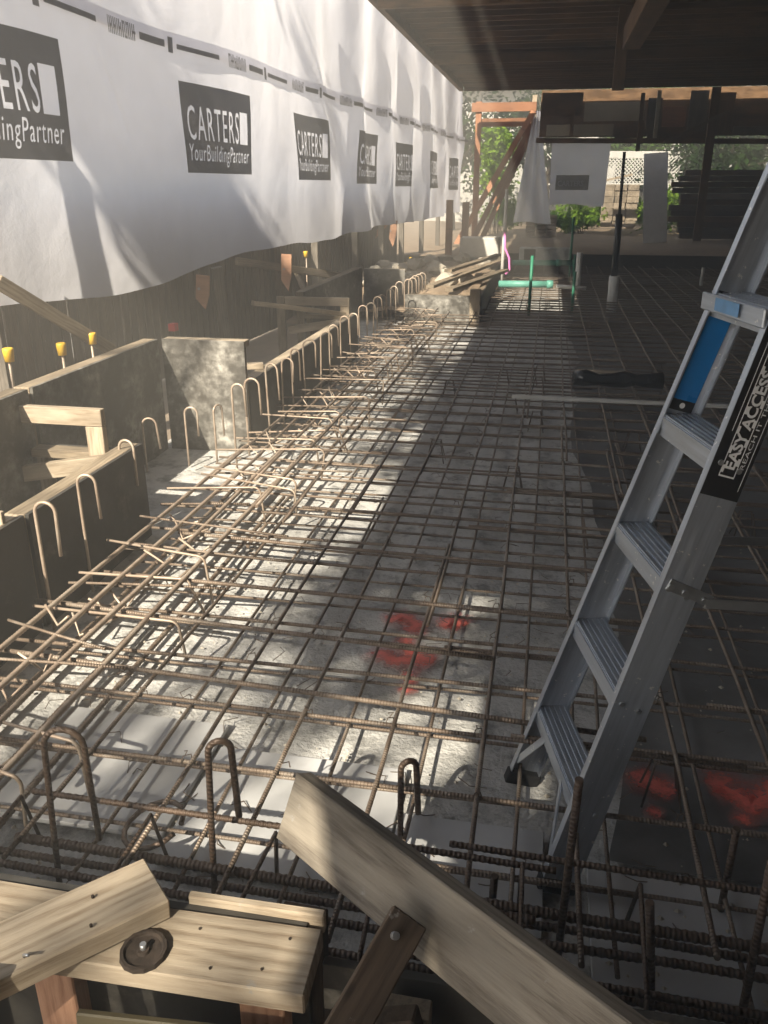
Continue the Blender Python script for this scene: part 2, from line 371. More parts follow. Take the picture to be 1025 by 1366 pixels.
# spray marks
def stroke(pts, w, z):
    P = []
    for i in range(len(pts) - 1):
        for k in range(6): t = k / 6; P.append((pts[i][0] * (1 - t) + pts[i + 1][0] * t, pts[i][1] * (1 - t) + pts[i + 1][1] * t))
    P.append(pts[-1]); V = []; Fc = []; C = []; n = len(P)
    for i, (x, y) in enumerate(P):
        a, b = P[max(0, i - 1)], P[min(n - 1, i + 1)]; d = Vector((b[0] - a[0], b[1] - a[1], 0)).normalized(); q = Vector((-d.y, d.x, 0)); ww = w * (1 + 0.35 * noise.noise(Vector((x * 9, y * 9, 1))))
        e = min(1.0, min(i, n - 1 - i) / 2.5)
        for k in range(5): f = k / 2 - 1; V.append(Vector((x, y, z)) + q * ww * f); C.append((1 - abs(f)) * e)
    for i in range(n - 1):
        for k in range(4): a = i * 5 + k; Fc.append((a, a + 1, a + 6, a + 5))
    me = mesh_from(V, Fc, M['spray']); at = me.attributes.new('cover', 'FLOAT', 'POINT'); at.data.foreach_set('value', C)
    return meshobj('paint_mark', me, None, None, fl)
for i, (pts, w) in enumerate((([(-0.62, 3.14), (-0.53, 3.22), (-0.46, 3.16), (-0.50, 3.06)], 0.085), ([(-0.38, 3.14), (-0.30, 3.22), (-0.24, 3.17)], 0.085), ([(-0.50, 3.06), (-0.47, 2.95), (-0.42, 2.86)], 0.05),
        ([(-0.62, 2.93), (-0.50, 2.84), (-0.40, 2.88), (-0.32, 2.86)], 0.085), ([(-0.44, 2.80), (-0.42, 2.70), (-0.42, 2.60)], 0.04), ([(0.36, 2.32), (0.43, 2.25), (0.52, 2.20)], 0.07), ([(0.38, 2.12), (0.47, 2.11)], 0.04),
        ([(0.58, 2.27), (0.66, 2.29), (0.72, 2.20), (0.80, 2.30), (0.90, 2.28)], 0.075), ([(0.68, 2.18), (0.69, 2.08)], 0.04))):
    stroke(pts, w * 1.3, (0.019 if pts[0][0] < 0.3 else 0.033) + 0.0012 * i)
# grit, wire snips and leaf litter on the floor
V, Fc = [], []
for i in range(900):
    x, y = random.uniform(-1.9, 1.2), random.uniform(1.2, 6.5); r_ = random.uniform(0.003, 0.011); c = Vector((x, y, 0.012 + r_ * 0.3 + (0.018 if x > 0.2 else 0))); k = len(V)
    for d in ((1, 0, 0), (0, 1, 0), (-1, 0, 0), (0, -1, 0)): V.append(c + Vector(d) * r_ * random.uniform(0.6, 1.3))
    V.append(c + Vector((0, 0, r_ * 0.8))); Fc += [(k, k + 1, k + 4), (k + 1, k + 2, k + 4), (k + 2, k + 3, k + 4), (k + 3, k, k + 4)]
gt = meshobj('grit', mesh_from(V, Fc, M['rock']), None); tag(gt, 'scattered grit and stone chips on the floor under the mesh', 'grit', None, 'stuff')
V, Fc = [], []
for i in range(260):
    x, y = random.uniform(-1.9, 0.9), random.uniform(1.3, 6.0); a = random.uniform(0, 6.3); l = random.uniform(0.02, 0.07); z = 0.03
    tube_data([(x, y, z), (x + l * math.cos(a), y + l * math.sin(a), z + 0.01), (x + 1.6 * l * math.cos(a + 0.5), y + 1.6 * l * math.sin(a + 0.5), z)], 0.0016, 4, True, V, Fc)
sn = meshobj('wire_snips', mesh_from(V, Fc, M['wire']), None); tag(sn, 'short snips of tie wire scattered on the floor', 'wire', None, 'stuff')

# ------------------------------------------------------------------ deck overhead
ZD = 4.10
dk = thing('timber_deck', (-2.5, -8, 0), 'dark brown timber floor on joists overhead, seen from below', 'deck')
SEG = ((-8.0, -2.0, -1.75), (-2.0, 7.8, -2.5), (7.8, 11.3, -1.35), (11.3, 23.0, -2.5))   # y from, y to, left edge of the floor there
x = -2.46
while x < 6.4:
    runs = []
    for a, b, xe in SEG:
        if x >= xe + 0.03:
            if runs and abs(runs[-1][1] - a) < 1e-6: runs[-1][1] = b
            else: runs.append([a, b])
    for a, b in runs: block('floor_board', (x, a, ZD + 0.2), (x + 0.136, b, ZD + 0.232), M['deck'], dk, 0.0)
    x += 0.142
y = -7.9
while y < 23.0:
    xe = [q for q in SEG if q[0] <= y < q[1]][0][2]
    block('joist', (xe + 0.12, y, ZD - 0.02 + jit(0.012)), (6.4, y + 0.05, ZD + 0.197), M['deck'], dk, 0.004); y += 0.45
for a, b, xe in SEG: block('edge_beam', (xe, a, ZD - 0.105), (xe + 0.10, b + (0.02 if b > 20 else 0), ZD + 0.19), M['deck'], dk, 0.006)
block('end_beam', (-2.38, 23.03, ZD - 0.10), (6.4, 23.10, ZD + 0.20), M['deck'], dk, 0.006)
for k, yy in enumerate((5.3, 11.9, 17.2)):
    block('cross_bearer', (-2.36, yy, ZD - 0.20), (6.4, yy + 0.10, ZD - 0.036), M['deck'], dk, 0.006)
bmn = thing('timber_beam', (0.95, 6, 3.4), 'rough brown beam running along under the floor joists', 'beam')
board('beam', (0.93, -4, 3.68), (0.90, 13.3, 3.68), 0.24, 0.28, M['deck'], parent=bmn, bev=0.01)
for yy in (13.0, 4.0, -3.0): block('hanger', (0.84, yy - 0.06, 3.50), (0.97, yy + 0.06, ZD - 0.03), M['deck'], bmn, 0.004) if yy != 13.0 else block('hanger', (0.70, 13.32, 3.05), (0.86, 13.44, ZD - 0.03), M['deck'], bmn, 0.004)
bw = thing('light_block_wall', (2.4, -8.2, 0), 'added dark boarded wall behind the camera that cuts skylight', 'wall')  # unseen wall added to block skylight from behind the camera
z = -0.1
while z < 4.2:
    block('weatherboard', (-1.7, -8.3, z), (6.4, -8.22 + 0.02 * ((z * 10) % 2), z + 0.182), M['fence'], bw, 0.004); z += 0.186
rw = thing('light_block_wall', (6.5, 7, 0), 'added dark boarded wall keeping skylight out on the right side', 'wall')  # unseen wall added so the right side under the floor stays dark
z = -0.1
while z < 4.2:
    block('weatherboard', (6.42 + 0.02 * ((z * 10) % 2), -8, z), (6.5, 26, z + 0.182), M['fence'], rw, 0.004); z += 0.186

# ------------------------------------------------------------------ building wrap
def wx(y): return -3.65 + 0.046 * y
def fold(y, z):
    far = min(1.0, max(0.0, (y - 10.0) / 4.0))
    near = 0.035 * math.sin(y * 1.25 + 0.55 * z + 0.4) + 0.010 * math.sin(y * 2.6 - 0.8 * z) + 0.04 * noise.noise(Vector((y * 0.5, z * 0.45, 2)))
    ph = 0.42 * math.sin(z * 1.9 + 0.6 * y) + 0.12 * math.sin(z * 5)
    fr = 0.062 * math.sin(y * 3.3 + 1.8 * ph) + 0.014 * math.sin(y * 6.7 + 1.3 * z + 1.5 * ph)
    tension = 0.010 * math.sin((y * 2.0 + z * 3.0)) + 0.02 * noise.noise(Vector((y * 1.4, z * 0.6, 9)))
    crease = -0.010 * abs(noise.noise(Vector((y * 0.9 + 0.5 * z, z * 0.7 - 0.2 * y, 4)))) ** 0.7 - 0.006 * abs(noise.noise(Vector((y * 2.3 - 0.9 * z, z * 1.3 + 0.4 * y, 14)))) ** 0.7
    t = min(1.0, max(0.0, (2.95 - z) / 0.95)); dl = (y - (6.25 + 0.62 * t))         # one long pulled fold
    pull = 0.022 * math.exp(-(dl / 0.045) ** 2) * math.sin(math.pi * t) if 0 < t < 1 else 0.0
    return near * (1 - 0.4 * far) + fr * far * 0.8 + tension + crease + pull
def wp(y, z, off=0.0):
    n = Vector((1, -0.046, 0)).normalized()
    return Vector((wx(y), y, z)) + n * (fold(y, z) + off)
def zbot(y):
    return 1.12 - 0.13 * math.exp(-((y - 6.9) / 1.4) ** 2) + 0.05 * math.sin(y * 0.9) * 0.5 + 0.035 * noise.noise(Vector((y * 1.1, 0, 0)))
def ztop(y): return min(1.8 + 0.9 * abs(wx(y)) + 0.14, 3.16 + (y - 6.1) * 0.172)
def wrap_sheet(name, y0, y1, zlo, zhi, off, label, extra=0.0):
    ny = int((y1 - y0) / 0.032); nzv = 56; V = []; Fc = []
    for i in range(ny + 1):
        yy = y0 + (y1 - y0) * i / ny
        for j in range(nzv + 1):
            a, b2 = zlo(yy), zhi(yy); V.append(wp(yy, a + (b2 - a) * j / nzv, off))
    for i in range(ny):
        for j in range(nzv):
            a = i * (nzv + 1) + j; Fc.append((a, a + nzv + 1, a + nzv + 2, a + 1))
    me = mesh_from(V, Fc, M['wrap'], True)
    return tag(meshobj(name, me, None), label, 'wrap')
lower = wrap_sheet('building_wrap', 4.55, 24.6, zbot, lambda y: 3.04, 0.0, 'long white building wrap sheet printed with a row of black logos')
upper = wrap_sheet('building_wrap', 4.55, 24.55, lambda y: 2.93, ztop, -0.03, 'plain white building wrap sheet lapped behind the printed one, tucked up under the floor edge')
def on_wrap(name, me, yc, zc, off, mat, parent):
    # local x runs along +Y (the reader's right), local y is up
    V = [wp(yc + v.co.x, zc + v.co.y, off) for v in me.vertices]
    for v, p in zip(me.vertices, V): v.co = p
    return meshobj(name, me, mat, None, parent)
def rect_mesh(w, h, nx=24, ny=12):
    V = [(-w / 2 + w * i / nx, -h / 2 + h * j / ny, 0) for j in range(ny + 1) for i in range(nx + 1)]
    Fc = [(j * (nx + 1) + i, j * (nx + 1) + i + 1, (j + 1) * (nx + 1) + i + 1, (j + 1) * (nx + 1) + i) for j in range(ny) for i in range(nx)]
    return mesh_from(V, Fc, None)
def logo_mesh(w, h):
    """black panel with the lettering cut out of it, so the bare wrap shows through"""
    out = bpy.data.curves.new('logo', 'CURVE'); out.dimensions = '2D'; out.fill_mode = 'BOTH'; out.resolution_u = 3
    def rect(x0, x1, y0, y1):
        sp = out.splines.new('POLY'); sp.points.add(3); sp.use_cyclic_u = True
        for p, c in zip(sp.points, ((x0, y0), (x1, y0), (x1, y1), (x0, y1))): p.co = (*c, 0, 1)
    rect(-w / 2, w / 2, -h / 2, h / 2)
    rect(0.485, 0.70, -0.095, 0.205)
    def word(body, ww, hh, xc, yc, shear, fat, spc):
        cu = bpy.data.curves.new('t', 'FONT'); cu.body = body; cu.shear = shear; cu.offset = fat; cu.space_character = spc; cu.resolution_u = 3; cu.fill_mode = 'NONE'
        o = bpy.data.objects.new('t', cu); COL.objects.link(o)
        dg = bpy.context.evaluated_depsgraph_get(); me = bpy.data.meshes.new_from_object(o.evaluated_get(dg)); bpy.data.objects.remove(o)
        nxt = {}
        for e in me.edges:
            for i, j in ((e.vertices[0], e.vertices[1]), (e.vertices[1], e.vertices[0])): nxt.setdefault(i, []).append(j)
        xs = [v.co.x for v in me.vertices]; ys = [v.co.y for v in me.vertices]; x0, y0 = min(xs), min(ys); sx, sy = ww / (max(xs) - x0), hh / (max(ys) - y0)
        seen = set()
        for st in range(len(me.vertices)):
            if st in seen or st not in nxt: continue
            loop = [st]; seen.add(st); cur = st
            while True:
                c = [q for q in nxt[cur] if q not in seen]
                if not c: break
                cur = c[0]; seen.add(cur); loop.append(cur)
            if len(loop) < 3: continue
            sp = out.splines.new('POLY'); sp.points.add(len(loop) - 1); sp.use_cyclic_u = True
            for p, q in zip(sp.points, loop): v = me.vertices[q].co; p.co = ((v.x - x0) * sx - ww / 2 + xc, (v.y - y0) * sy - hh / 2 + yc, 0, 1)
    word('CARTERS', 1.17, 0.29, -0.13, 0.05, 0, 0.05, 1.2)
    word('YourBuildingPartner', 1.46, 0.19, 0.0, -0.225, 0.25, 0.034, 1.14)
    o = bpy.data.objects.new('logo', out); COL.objects.link(o)
    dg = bpy.context.evaluated_depsgraph_get(); me = bpy.data.meshes.new_from_object(o.evaluated_get(dg)); bpy.data.objects.remove(o); me.materials.clear()
    bm = bmesh.new(); bm.from_mesh(me)
    for ax, half in ((0, w / 2), (1, h / 2)):
        q = -half + 0.07
        while q < half:
            bmesh.ops.bisect_plane(bm, geom=list(bm.verts) + list(bm.edges) + list(bm.faces), plane_co=(q if ax == 0 else 0, q if ax == 1 else 0, 0), plane_no=(1, 0, 0) if ax == 0 else (0, 1, 0)); q += 0.07
    bm.to_mesh(me); bm.free(); return me
LOGO = logo_mesh(1.62, 0.76)
for v in LOGO.vertices: v.co.x *= 0.88
for k, yc in enumerate((5.12, 8.48, 11.45, 14.25, 17.15, 20.15, 23.4)):
    zc = 2.30 - 0.014 * (yc - 8)
    on_wrap('logo_print', LOGO.copy(), yc, zc, 0.004, M['wrap_ink'], lower)
def strokes_mesh(w, h, seed):
    """the blurred word mark on the lap: close upright strokes joined by short bars"""
    rnd = random.Random(seed); V = []; Fc = []; x = -w / 2
    def r(x0, x1, y0, y1): k = len(V); V.extend([(x0, y0, 0), (x1, y0, 0), (x1, y1, 0), (x0, y1, 0)]); Fc.append((k, k + 1, k + 2, k + 3))
    while x < w / 2 - 0.02:
        a = rnd.uniform(0.012, 0.02); r(x, x + a, -h / 2, h / 2 - rnd.choice((0, 0, 0.02)))
        if rnd.random() < 0.7: yb = rnd.choice((-h / 2, -0.01, h / 2 - 0.022)); r(x + a + 0.0005, x + a + 0.013, yb, yb + 0.02)
        x += a + 0.0145
    return mesh_from(V, Fc, None)
y = 4.6; k = 0
while y < 24.2:                                           # running print along the lap
    if k % 4 == 0:
        on_wrap('print_mark', strokes_mesh(0.46, 0.12, k), y + 0.23, 2.945, 0.006, M['wrap_ink2'], lower); y += 0.52
    elif k % 4 == 1: on_wrap('print_bar', rect_mesh(0.42, 0.055, 10, 1), y + 0.21, 2.94, 0.006, M['wrap_ink2'], lower); y += 0.47
    elif k % 4 == 2: on_wrap('print_bar', rect_mesh(0.075, 0.12, 2, 2), y + 0.04, 2.94, 0.006, M['wrap_ink2'], lower); y += 0.14
    else: on_wrap('print_bar', rect_mesh(0.72, 0.04, 16, 1), y + 0.36, 2.94, 0.006, M['wrap_ink2'], lower); y += 0.92
    k += 1
# posts and a rail that carry the wrap
for k, yy in enumerate((4.62, 12.3, 14.5, 16.4, 18.2, 20.4, 22.6)):
    px = wx(yy) - 0.30
    o = block('wrap_post', (px - 0.05, yy - 0.05, -0.12), (px + 0.05, yy + 0.05, ztop(yy) - 0.02), M['grey_wood'], None, 0.004)
    tag(o, 'weathered timber post behind the white wrap', 'post', 'posts behind the wrap')
# ------------------------------------------------------------------ fence behind
fn = thing('board_fence', (-4.2, 12, -0.12), 'dark brown paling fence below the white wrap', 'fence')
y = 2.4; k = 0
def fx(y): return -4.25 + 0.040 * y
while y < 19.6:
    w = random.uniform(0.125, 0.15); gap = random.choice((0.002, 0.003, 0.003, 0.013, 0.008))
    c = fx(y)
    board('paling', (c + jit(0.004), y + w / 2, -0.1), (c + jit(0.006), y + w / 2 + jit(0.006), 1.80 + jit(0.015)), w, 0.02, M['fence'], (1, 0.04, 0), fn, 0.002)
    y += w + gap
for zz in (0.35, 1.45): board('fence_rail', (fx(2.4) - 0.04, 2.4, zz), (fx(19.6) - 0.04, 19.6, zz), 0.05, 0.09, M['fence'], (0, 0, 1), fn)
path = block('path', (-7.5, -2, -0.118), (-4.6, 24, -0.09), M['concrete'], None, 0.0); tag(path, None, None, kind='structure')

# ------------------------------------------------------------------ left formwork
def form_panel(p1, p2, zt, side, label, mat='ply', cap=True, studs=True, z0=-0.1, capmat='pine'):
    """film faced ply along p1-p2 with its face on the line; timber behind on 'side' (unit vector)"""
    p1, p2, s = Vector((*p1, 0)), Vector((*p2, 0)), Vector((*side, 0)); d = (p2 - p1); L = d.length; d.normalize()
    t = thing('formwork_panel', tuple((p1 + p2) / 2), label, 'formwork', 'formwork panels')
    zc = (z0 + zt) / 2
    n = max(1, round(L / 1.25))
    for i in range(n):
        a = p1 + d * (L * i / n + 0.0015); b2 = p1 + d * (L * (i + 1) / n - 0.0015); off = s * (0.009 + jit(0.0012)); zv = Vector((0, 0, zc))
        board('ply_sheet', a + off + zv, b2 + off + zv, zt - z0, 0.018, M[mat], s, t, 0.001)
    if cap:
        off = s * 0.066; board('top_plate', p1 + off + Vector((0, 0, zt - 0.024)), p2 + off + Vector((0, 0, zt - 0.022)), 0.09, 0.045, M[capmat], (0, 0, 1), t)
    if studs:
        m = max(2, round(L / 0.6) + 1)
        for i in range(m):
            a = p1 + d * (0.05 + (L - 0.1) * i / (m - 1)) + s * 0.066
            board('stud', a + Vector((0, 0, z0)), a + Vector((0, 0, zt - 0.048)), 0.045, 0.088, M['pine_dirty'], s, t)
    return t
LX = -2.05; RX = -2.66
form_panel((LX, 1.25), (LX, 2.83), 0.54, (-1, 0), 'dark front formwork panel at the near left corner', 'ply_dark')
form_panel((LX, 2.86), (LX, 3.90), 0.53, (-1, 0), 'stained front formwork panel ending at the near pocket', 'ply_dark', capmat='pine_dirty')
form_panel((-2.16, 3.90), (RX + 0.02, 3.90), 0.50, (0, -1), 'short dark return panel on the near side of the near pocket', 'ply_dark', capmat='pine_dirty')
form_panel((RX, 3.92), (RX, 5.45), 0.80, (-1, 0), 'black scuffed panel at the back of the near pocket', capmat='pine_dirty')
form_panel((RX, 2.0), (RX, 3.88), 0.80, (-1, 0), 'tall grey panel standing behind the timber bracket', capmat='pine_dirty')
form_panel((RX + 0.02, 5.46), (LX + 0.02, 5.46), 0.80, (0, 1), 'black scuffed return panel of the near pocket, sunlit on one corner')
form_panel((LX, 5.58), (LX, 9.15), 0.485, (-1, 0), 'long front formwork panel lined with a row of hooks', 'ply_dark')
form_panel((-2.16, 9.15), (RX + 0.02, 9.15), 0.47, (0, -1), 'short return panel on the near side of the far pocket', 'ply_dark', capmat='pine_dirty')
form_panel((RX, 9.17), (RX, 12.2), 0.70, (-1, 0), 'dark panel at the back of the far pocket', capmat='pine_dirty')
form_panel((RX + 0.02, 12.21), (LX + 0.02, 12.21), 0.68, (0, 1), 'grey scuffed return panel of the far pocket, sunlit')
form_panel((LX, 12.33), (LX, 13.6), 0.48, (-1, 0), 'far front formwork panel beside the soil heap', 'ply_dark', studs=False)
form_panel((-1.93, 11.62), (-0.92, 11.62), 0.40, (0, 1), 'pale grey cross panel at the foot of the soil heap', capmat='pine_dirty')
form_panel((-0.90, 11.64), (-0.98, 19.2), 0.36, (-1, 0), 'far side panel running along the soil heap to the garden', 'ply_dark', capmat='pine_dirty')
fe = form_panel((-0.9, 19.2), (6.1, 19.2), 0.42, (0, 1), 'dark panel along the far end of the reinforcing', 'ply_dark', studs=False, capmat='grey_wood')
# brackets over the pockets
def bracket(x0, x1, y, z, label, s=1.0):
    t = thing('timber_bracket', (x1, y, 0.0), label, 'bracket')
    board('rail', (x0, y, z - 0.045), (x1, y + 0.0, z - 0.045), 0.045, 0.09, M['pine'], (0, 0, 1), t)
    board('post', (x1 - 0.05, y + 0.002, z - 0.093), (x1 - 0.05, y + 0.002, z - 0.27 * s), 0.045, 0.095, M['pine'], (1, 0, 0), t)
    board('brace', (x0 + 0.05, y - 0.055, z - 0.40 * s), (x1 + 0.02, y - 0.055, z - 0.27 * s), 0.045, 0.085, M['pine'], (0, 0, 1), t)
    board('back_post', (x0 - 0.05, y + 0.002, z), (x0 - 0.05, y + 0.002, -0.12), 0.045, 0.09, M['pine_dirty'], (1, 0, 0), t)
    return t
bracket(-2.95, -2.20, 3.80, 0.735, 'sunlit pine bracket of rail, post and brace at the near pocket')
bracket(-2.85, -2.12, 9.05, 0.66, 'small sunlit pine bracket at the far pocket', 0.9)
o = board('loose_plank', (-2.72, 5.85, 0.50), (-2.12, 6.10, 0.505), 0.09, 0.04, M['pine']); tag(o, 'short pale plank resting on the long front panel', 'plank')
o = board('loose_plank', (-2.85, 8.0, 0.72), (-2.14, 8.85, 0.515), 0.09, 0.045, M['pine']); tag(o, 'pale plank sloping down to the long front panel', 'plank')
o = board('form_board', (-2.44, 2.735, 0.40), (-2.075, 2.735, 0.40), 0.025, 0.38, M['pine'], (0, 0, 1)); tag(o, 'sunlit pale board end standing behind the near left panel', 'board')

# braces and pegs behind the forms
for p1, p2, w, t, mt, lab in (((-3.35, 4.75, 1.25), (-3.05, 5.50, 0.70), 0.09, 0.045, 'pine_dirty', 'pale diagonal brace below the wrap near the yellow caps'),
        ((-3.60, 9.6, 0.98), (-2.70, 12.1, 0.55), 0.09, 0.045, 'pine_dirty', 'grey diagonal brace propping the far pocket panel'),
        ((-3.5, 11.6, 0.72), (-2.75, 9.5, 0.66), 0.09, 0.045, 'pine_dirty', 'flat grey brace crossing behind the far pocket'),
        ((-3.75, 17.3, 0.62), (-3.2, 18.2, 1.30), 0.10, 0.03, 'red_wood', 'drilled brown strut leaning under the far end of the wrap'),
        ((-3.58, 4.9, -0.1), (-3.58, 4.9, 1.5), 0.14, 0.05, 'grey_wood', 'wide grey upright plank against the paling fence'),
        ((-3.55, 9.0, -0.1), (-3.45, 8.6, 1.0), 0.12, 0.04, 'grey_wood', 'rough grey stake leaning below the wrap')):
    o = board('brace', p1, p2, w, t, M[mt], (0.6, -0.8, 0.2)); tag(o, lab, 'brace')
def peg(x, y, zt, zb, rx, lab):
    w, t = 0.125, 0.035; h = zt - zb; bm = bmesh.new()
    prof = [(-w / 2, h), (w / 2, h), (w / 2, h * 0.42), (0.03, 0.0), (-w / 2, h * 0.30)]
    lo = [bm.verts.new((a, -t / 2, b2)) for a, b2 in prof]; hi = [bm.verts.new((a, t / 2, b2)) for a, b2 in prof]
    bm.faces.new(lo); bm.faces.new(hi[::-1])
    for i in range(5): j = (i + 1) % 5; bm.faces.new((lo[j], lo[i], hi[i], hi[j]))
    bmesh.ops.recalc_face_normals(bm, faces=bm.faces)
    me = bpy.data.meshes.new('peg'); bm.to_mesh(me); bm.free()
    t_ = meshobj('timber_peg', me, M['peg'], Matrix.Translation((x, y, zb)) @ Matrix.Rotation(rx, 4, 'Y') @ Matrix.Rotation(0.15, 4, 'Z')); tag(t_, lab, 'peg')
    b_ = cyl('bolt', (x - 0.01, y - 0.03, zb + h * 0.6), (x - 0.01, y + 0.02, zb + h * 0.6), 0.014, M['steel'], t_, 8)
peg(-3.22, 7.60, 1.02, 0.71, 0.10, 'orange pointed timber peg with a bolt hanging below the wrap')
peg(-3.20, 10.22, 1.02, 0.58, 0.05, 'narrow pink pointed peg hanging below the wrap by the far pocket')
peg(-2.98, 16.3, 1.20, 0.72, 0.12, 'small pointed peg hanging below the far part of the wrap')
tag(block('red_clip', (-3.0, 6.35, 0.70), (-2.94, 6.42, 0.76), M['rubber'], None), 'small red clip on top of the near pocket panel', 'clip').data = boxm(0.07, 0.06, 0.06, plain('red_plastic', (0.5, 0.03, 0.04), 0.5), 0.003)
for x, y, z, lab in ((-3.12, 4.42, 0.86, 'leaning stake with a yellow cap at the near end of the forms'), (-3.10, 4.95, 0.80, 'stake with a yellow cap between two other capped stakes'), (-3.10, 5.34, 0.805, 'stake with a yellow cap under the pale diagonal brace'),
        (-3.30, 11.5, 0.92, 'stake with a yellow cap below the middle of the wrap'), (-2.75, 17.2, 0.42, 'stake with a yellow cap beside the soil heap')):
    t = thing('capped_stake', (x, y, -0.12), lab, 'stake')
    cyl('rod', (x, y, -0.12), (x + jit(0.01), y, z + 0.02), 0.009, M['rebar_plain'], t, 8)
    pts = [(x, y, z - 0.035), (x, y, z + 0.03), (x, y, z + 0.042), (x, y, z + 0.046)]
    tube('cap', pts, [0.027, 0.033, 0.032, 0.024], M['yellow'], t, 14)

# ------------------------------------------------------------------ reinforcing mats
def bar_pts(p1, p2, amp, step=0.55, sag=0.0):
    p1, p2 = Vector(p1), Vector(p2); d = p2 - p1; n = max(2, int(d.length / step)); s = random.uniform(0, 99); out = []
    for i in range(n + 1):
        p = p1 + d * (i / n); t = i * 0.45
        p += Vector((noise.noise(Vector((t, s, 0))), noise.noise(Vector((t, s, 5))), 0.6 * noise.noise(Vector((t, s, 9))))) * amp; out.append(p)
    return out
def rmat(name, z, label, x_off, y_off, sp, r, mat, dbl=0.0):
    t = thing(name, (0, 2, 0.0), label, 'rebar mat')
    y = 1.62 + y_off
    while y < 19.0:
        xl = (-1.93 if y < 11.45 else -0.82) + jit(0.06)
        if y > 1.7:
            a = jit(0.018)
            board_y = y + jit(0.015)
            lap = random.uniform(0.0, 2.5)
            tube('bar', bar_pts((xl, board_y - a, z), (lap + 0.35, board_y + a * 0.5, z + jit(0.008)), 0.012), r, M[mat], t, 7)
            tube('bar', bar_pts((lap - 0.35, board_y + 2.2 * r, z + jit(0.006)), (5.9, board_y + jit(0.03), z), 0.012), r, M[mat], t, 7)
        y += sp
    x = -1.25 + x_off
    while x < 5.8:
        y0 = 1.42 + jit(0.12); lap = random.uniform(3.2, 7.5)
        x1 = x + jit(0.02)
        ye = 11.5 if x < -0.85 else 19.05
        tube('bar', bar_pts((x1, y0, z + 1.95 * r), (x1 + jit(0.02), lap + 0.4, z + 1.95 * r), 0.014), r, M[mat], t, 7)
        tube('bar', bar_pts((x1 + 2.2 * r, lap - 0.4, z + 1.95 * r), (x1 + jit(0.03), ye, z + 1.95 * r), 0.014), r, M[mat], t, 7)
        x += sp
    return t
topm = rmat('rebar_mat', 0.185, 'upper mat of rusty ribbed bars tied in a square grid', 0.0, 0.0, 0.285, 0.0075, 'rebar')
botm = rmat('rebar_mat', 0.062, 'lower mat of bars just above the concrete, seen through the upper grid', 0.11, 0.13, 0.285, 0.0065, 'rebar')
# extra doubled bars that stand out in the upper mat
for (x0, y0, x1, y1) in ((-1.95, 2.34, 0.4, 2.24), (-1.98, 2.72, -0.1, 2.62), (-1.85, 3.02, 0.6, 2.98), (-1.7, 3.5, 0.9, 3.42), (-1.2, 3.95, 1.4, 3.93)):
    tube('bar', bar_pts((x0, y0, 0.212), (x1, y1, 0.206), 0.008), 0.009, M['rebar'], topm, 8)
# bar chairs that hold the upper mat up
ch = []
for i in range(26):
    x, y = random.uniform(-1.3, 2.2), random.uniform(1.9, 8.5); V, Fc = [], []
    for s in (-1, 1): tube_data([(x - 0.06, y + s * 0.05, 0.012), (x - 0.03, y + s * 0.02, 0.165), (x + 0.03, y + s * 0.02, 0.165), (x + 0.06, y + s * 0.05, 0.012)], 0.004, 5, True, V, Fc)
    o = meshobj('bar_chair', mesh_from([Vector(v) - Vector((x, y, 0)) for v in V], Fc, M['wire'], True), None, Matrix.Translation((x, y, 0)))
    tag(o, 'small bent wire chair holding the upper mat off the floor', 'bar chair', 'wire bar chairs between the mats')
# wire ties
V, Fc = [], []
xs = [-1.25 + 0.285 * i for i in range(11)]; ys = [1.905 + 0.285 * i for i in range(19)]
for x in xs:
    for y in ys:
        if random.random() < 0.6:
            c = Vector((x + jit(0.012), y + jit(0.012), 0.2)); q = random.uniform(0.8, 1.2)
            tube_data([c + Vector((-0.012, -0.012, -0.012)) * q, c + Vector((-0.004, -0.004, 0.012)), c + Vector((0.012, 0.012, 0.008)) * q, c + Vector((0.016, 0.01, -0.01))], 0.0022, 4, True, V, Fc)
            tube_data([c + Vector((0.0, 0.0, 0.012)), c + Vector((jit(0.02), jit(0.02), 0.026)), c + Vector((jit(0.03), jit(0.03), 0.03))], 0.0018, 4, True, V, Fc)
tw = meshobj('tie_wire', mesh_from(V, Fc, M['wire']), None, None, topm); tw['kind'] = 'stuff'

# edge beam cage on the left
cg = thing('edge_beam_cage', (-1.7, 6, 0), 'rusty cage of thick ribbed bars and bent links along the left forms', 'rebar cage')
def ribbed(name, p1, p2, r, pitch, mat, parent, near):
    L = (Vector(p2) - Vector(p1)).length
    base = bar_pts(p1, p2, 0.014, 0.5)
    if not near: return tube(name, base, r, mat, parent, 8)
    n = int(L / (pitch / 2)); pts = []; rr = []
    for i in range(n + 1):
        f = i / n * (len(base) - 1); a = int(min(f, len(base) - 2)); p = base[a].lerp(base[a + 1], f - a)
        pts.append(p); rr.append(r * (1.13 if i % 2 else 0.93))
    return tube(name, pts, rr, mat, parent, 8)
for x, z in ((-1.86, 0.235), (-1.72, 0.245), (-1.585, 0.24), (-1.44, 0.236), (-1.80, 0.06), (-1.62, 0.06), (-1.46, 0.06)):
    ribbed('bar', (x + jit(0.02), 1.45 + jit(0.25), z), (x + jit(0.02), 4.6 + jit(0.3), z), 0.0105, 0.016, M['rebar_plain' if z > 0.1 else 'rebar'], cg, True)
    ribbed('bar', (x + 0.024, 4.0 + jit(0.3), z), (x + jit(0.03), 11.5, z), 0.0095, 0.02, M['rebar'], cg, False)
def arc(c, r, a0, a1, ax, az, n=6):
    return [Vector(c) + (Vector(ax) * math.cos(a0 + (a1 - a0) * i / n) + Vector(az) * math.sin(a0 + (a1 - a0) * i / n)) * r for i in range(n + 1)]
y = 1.8
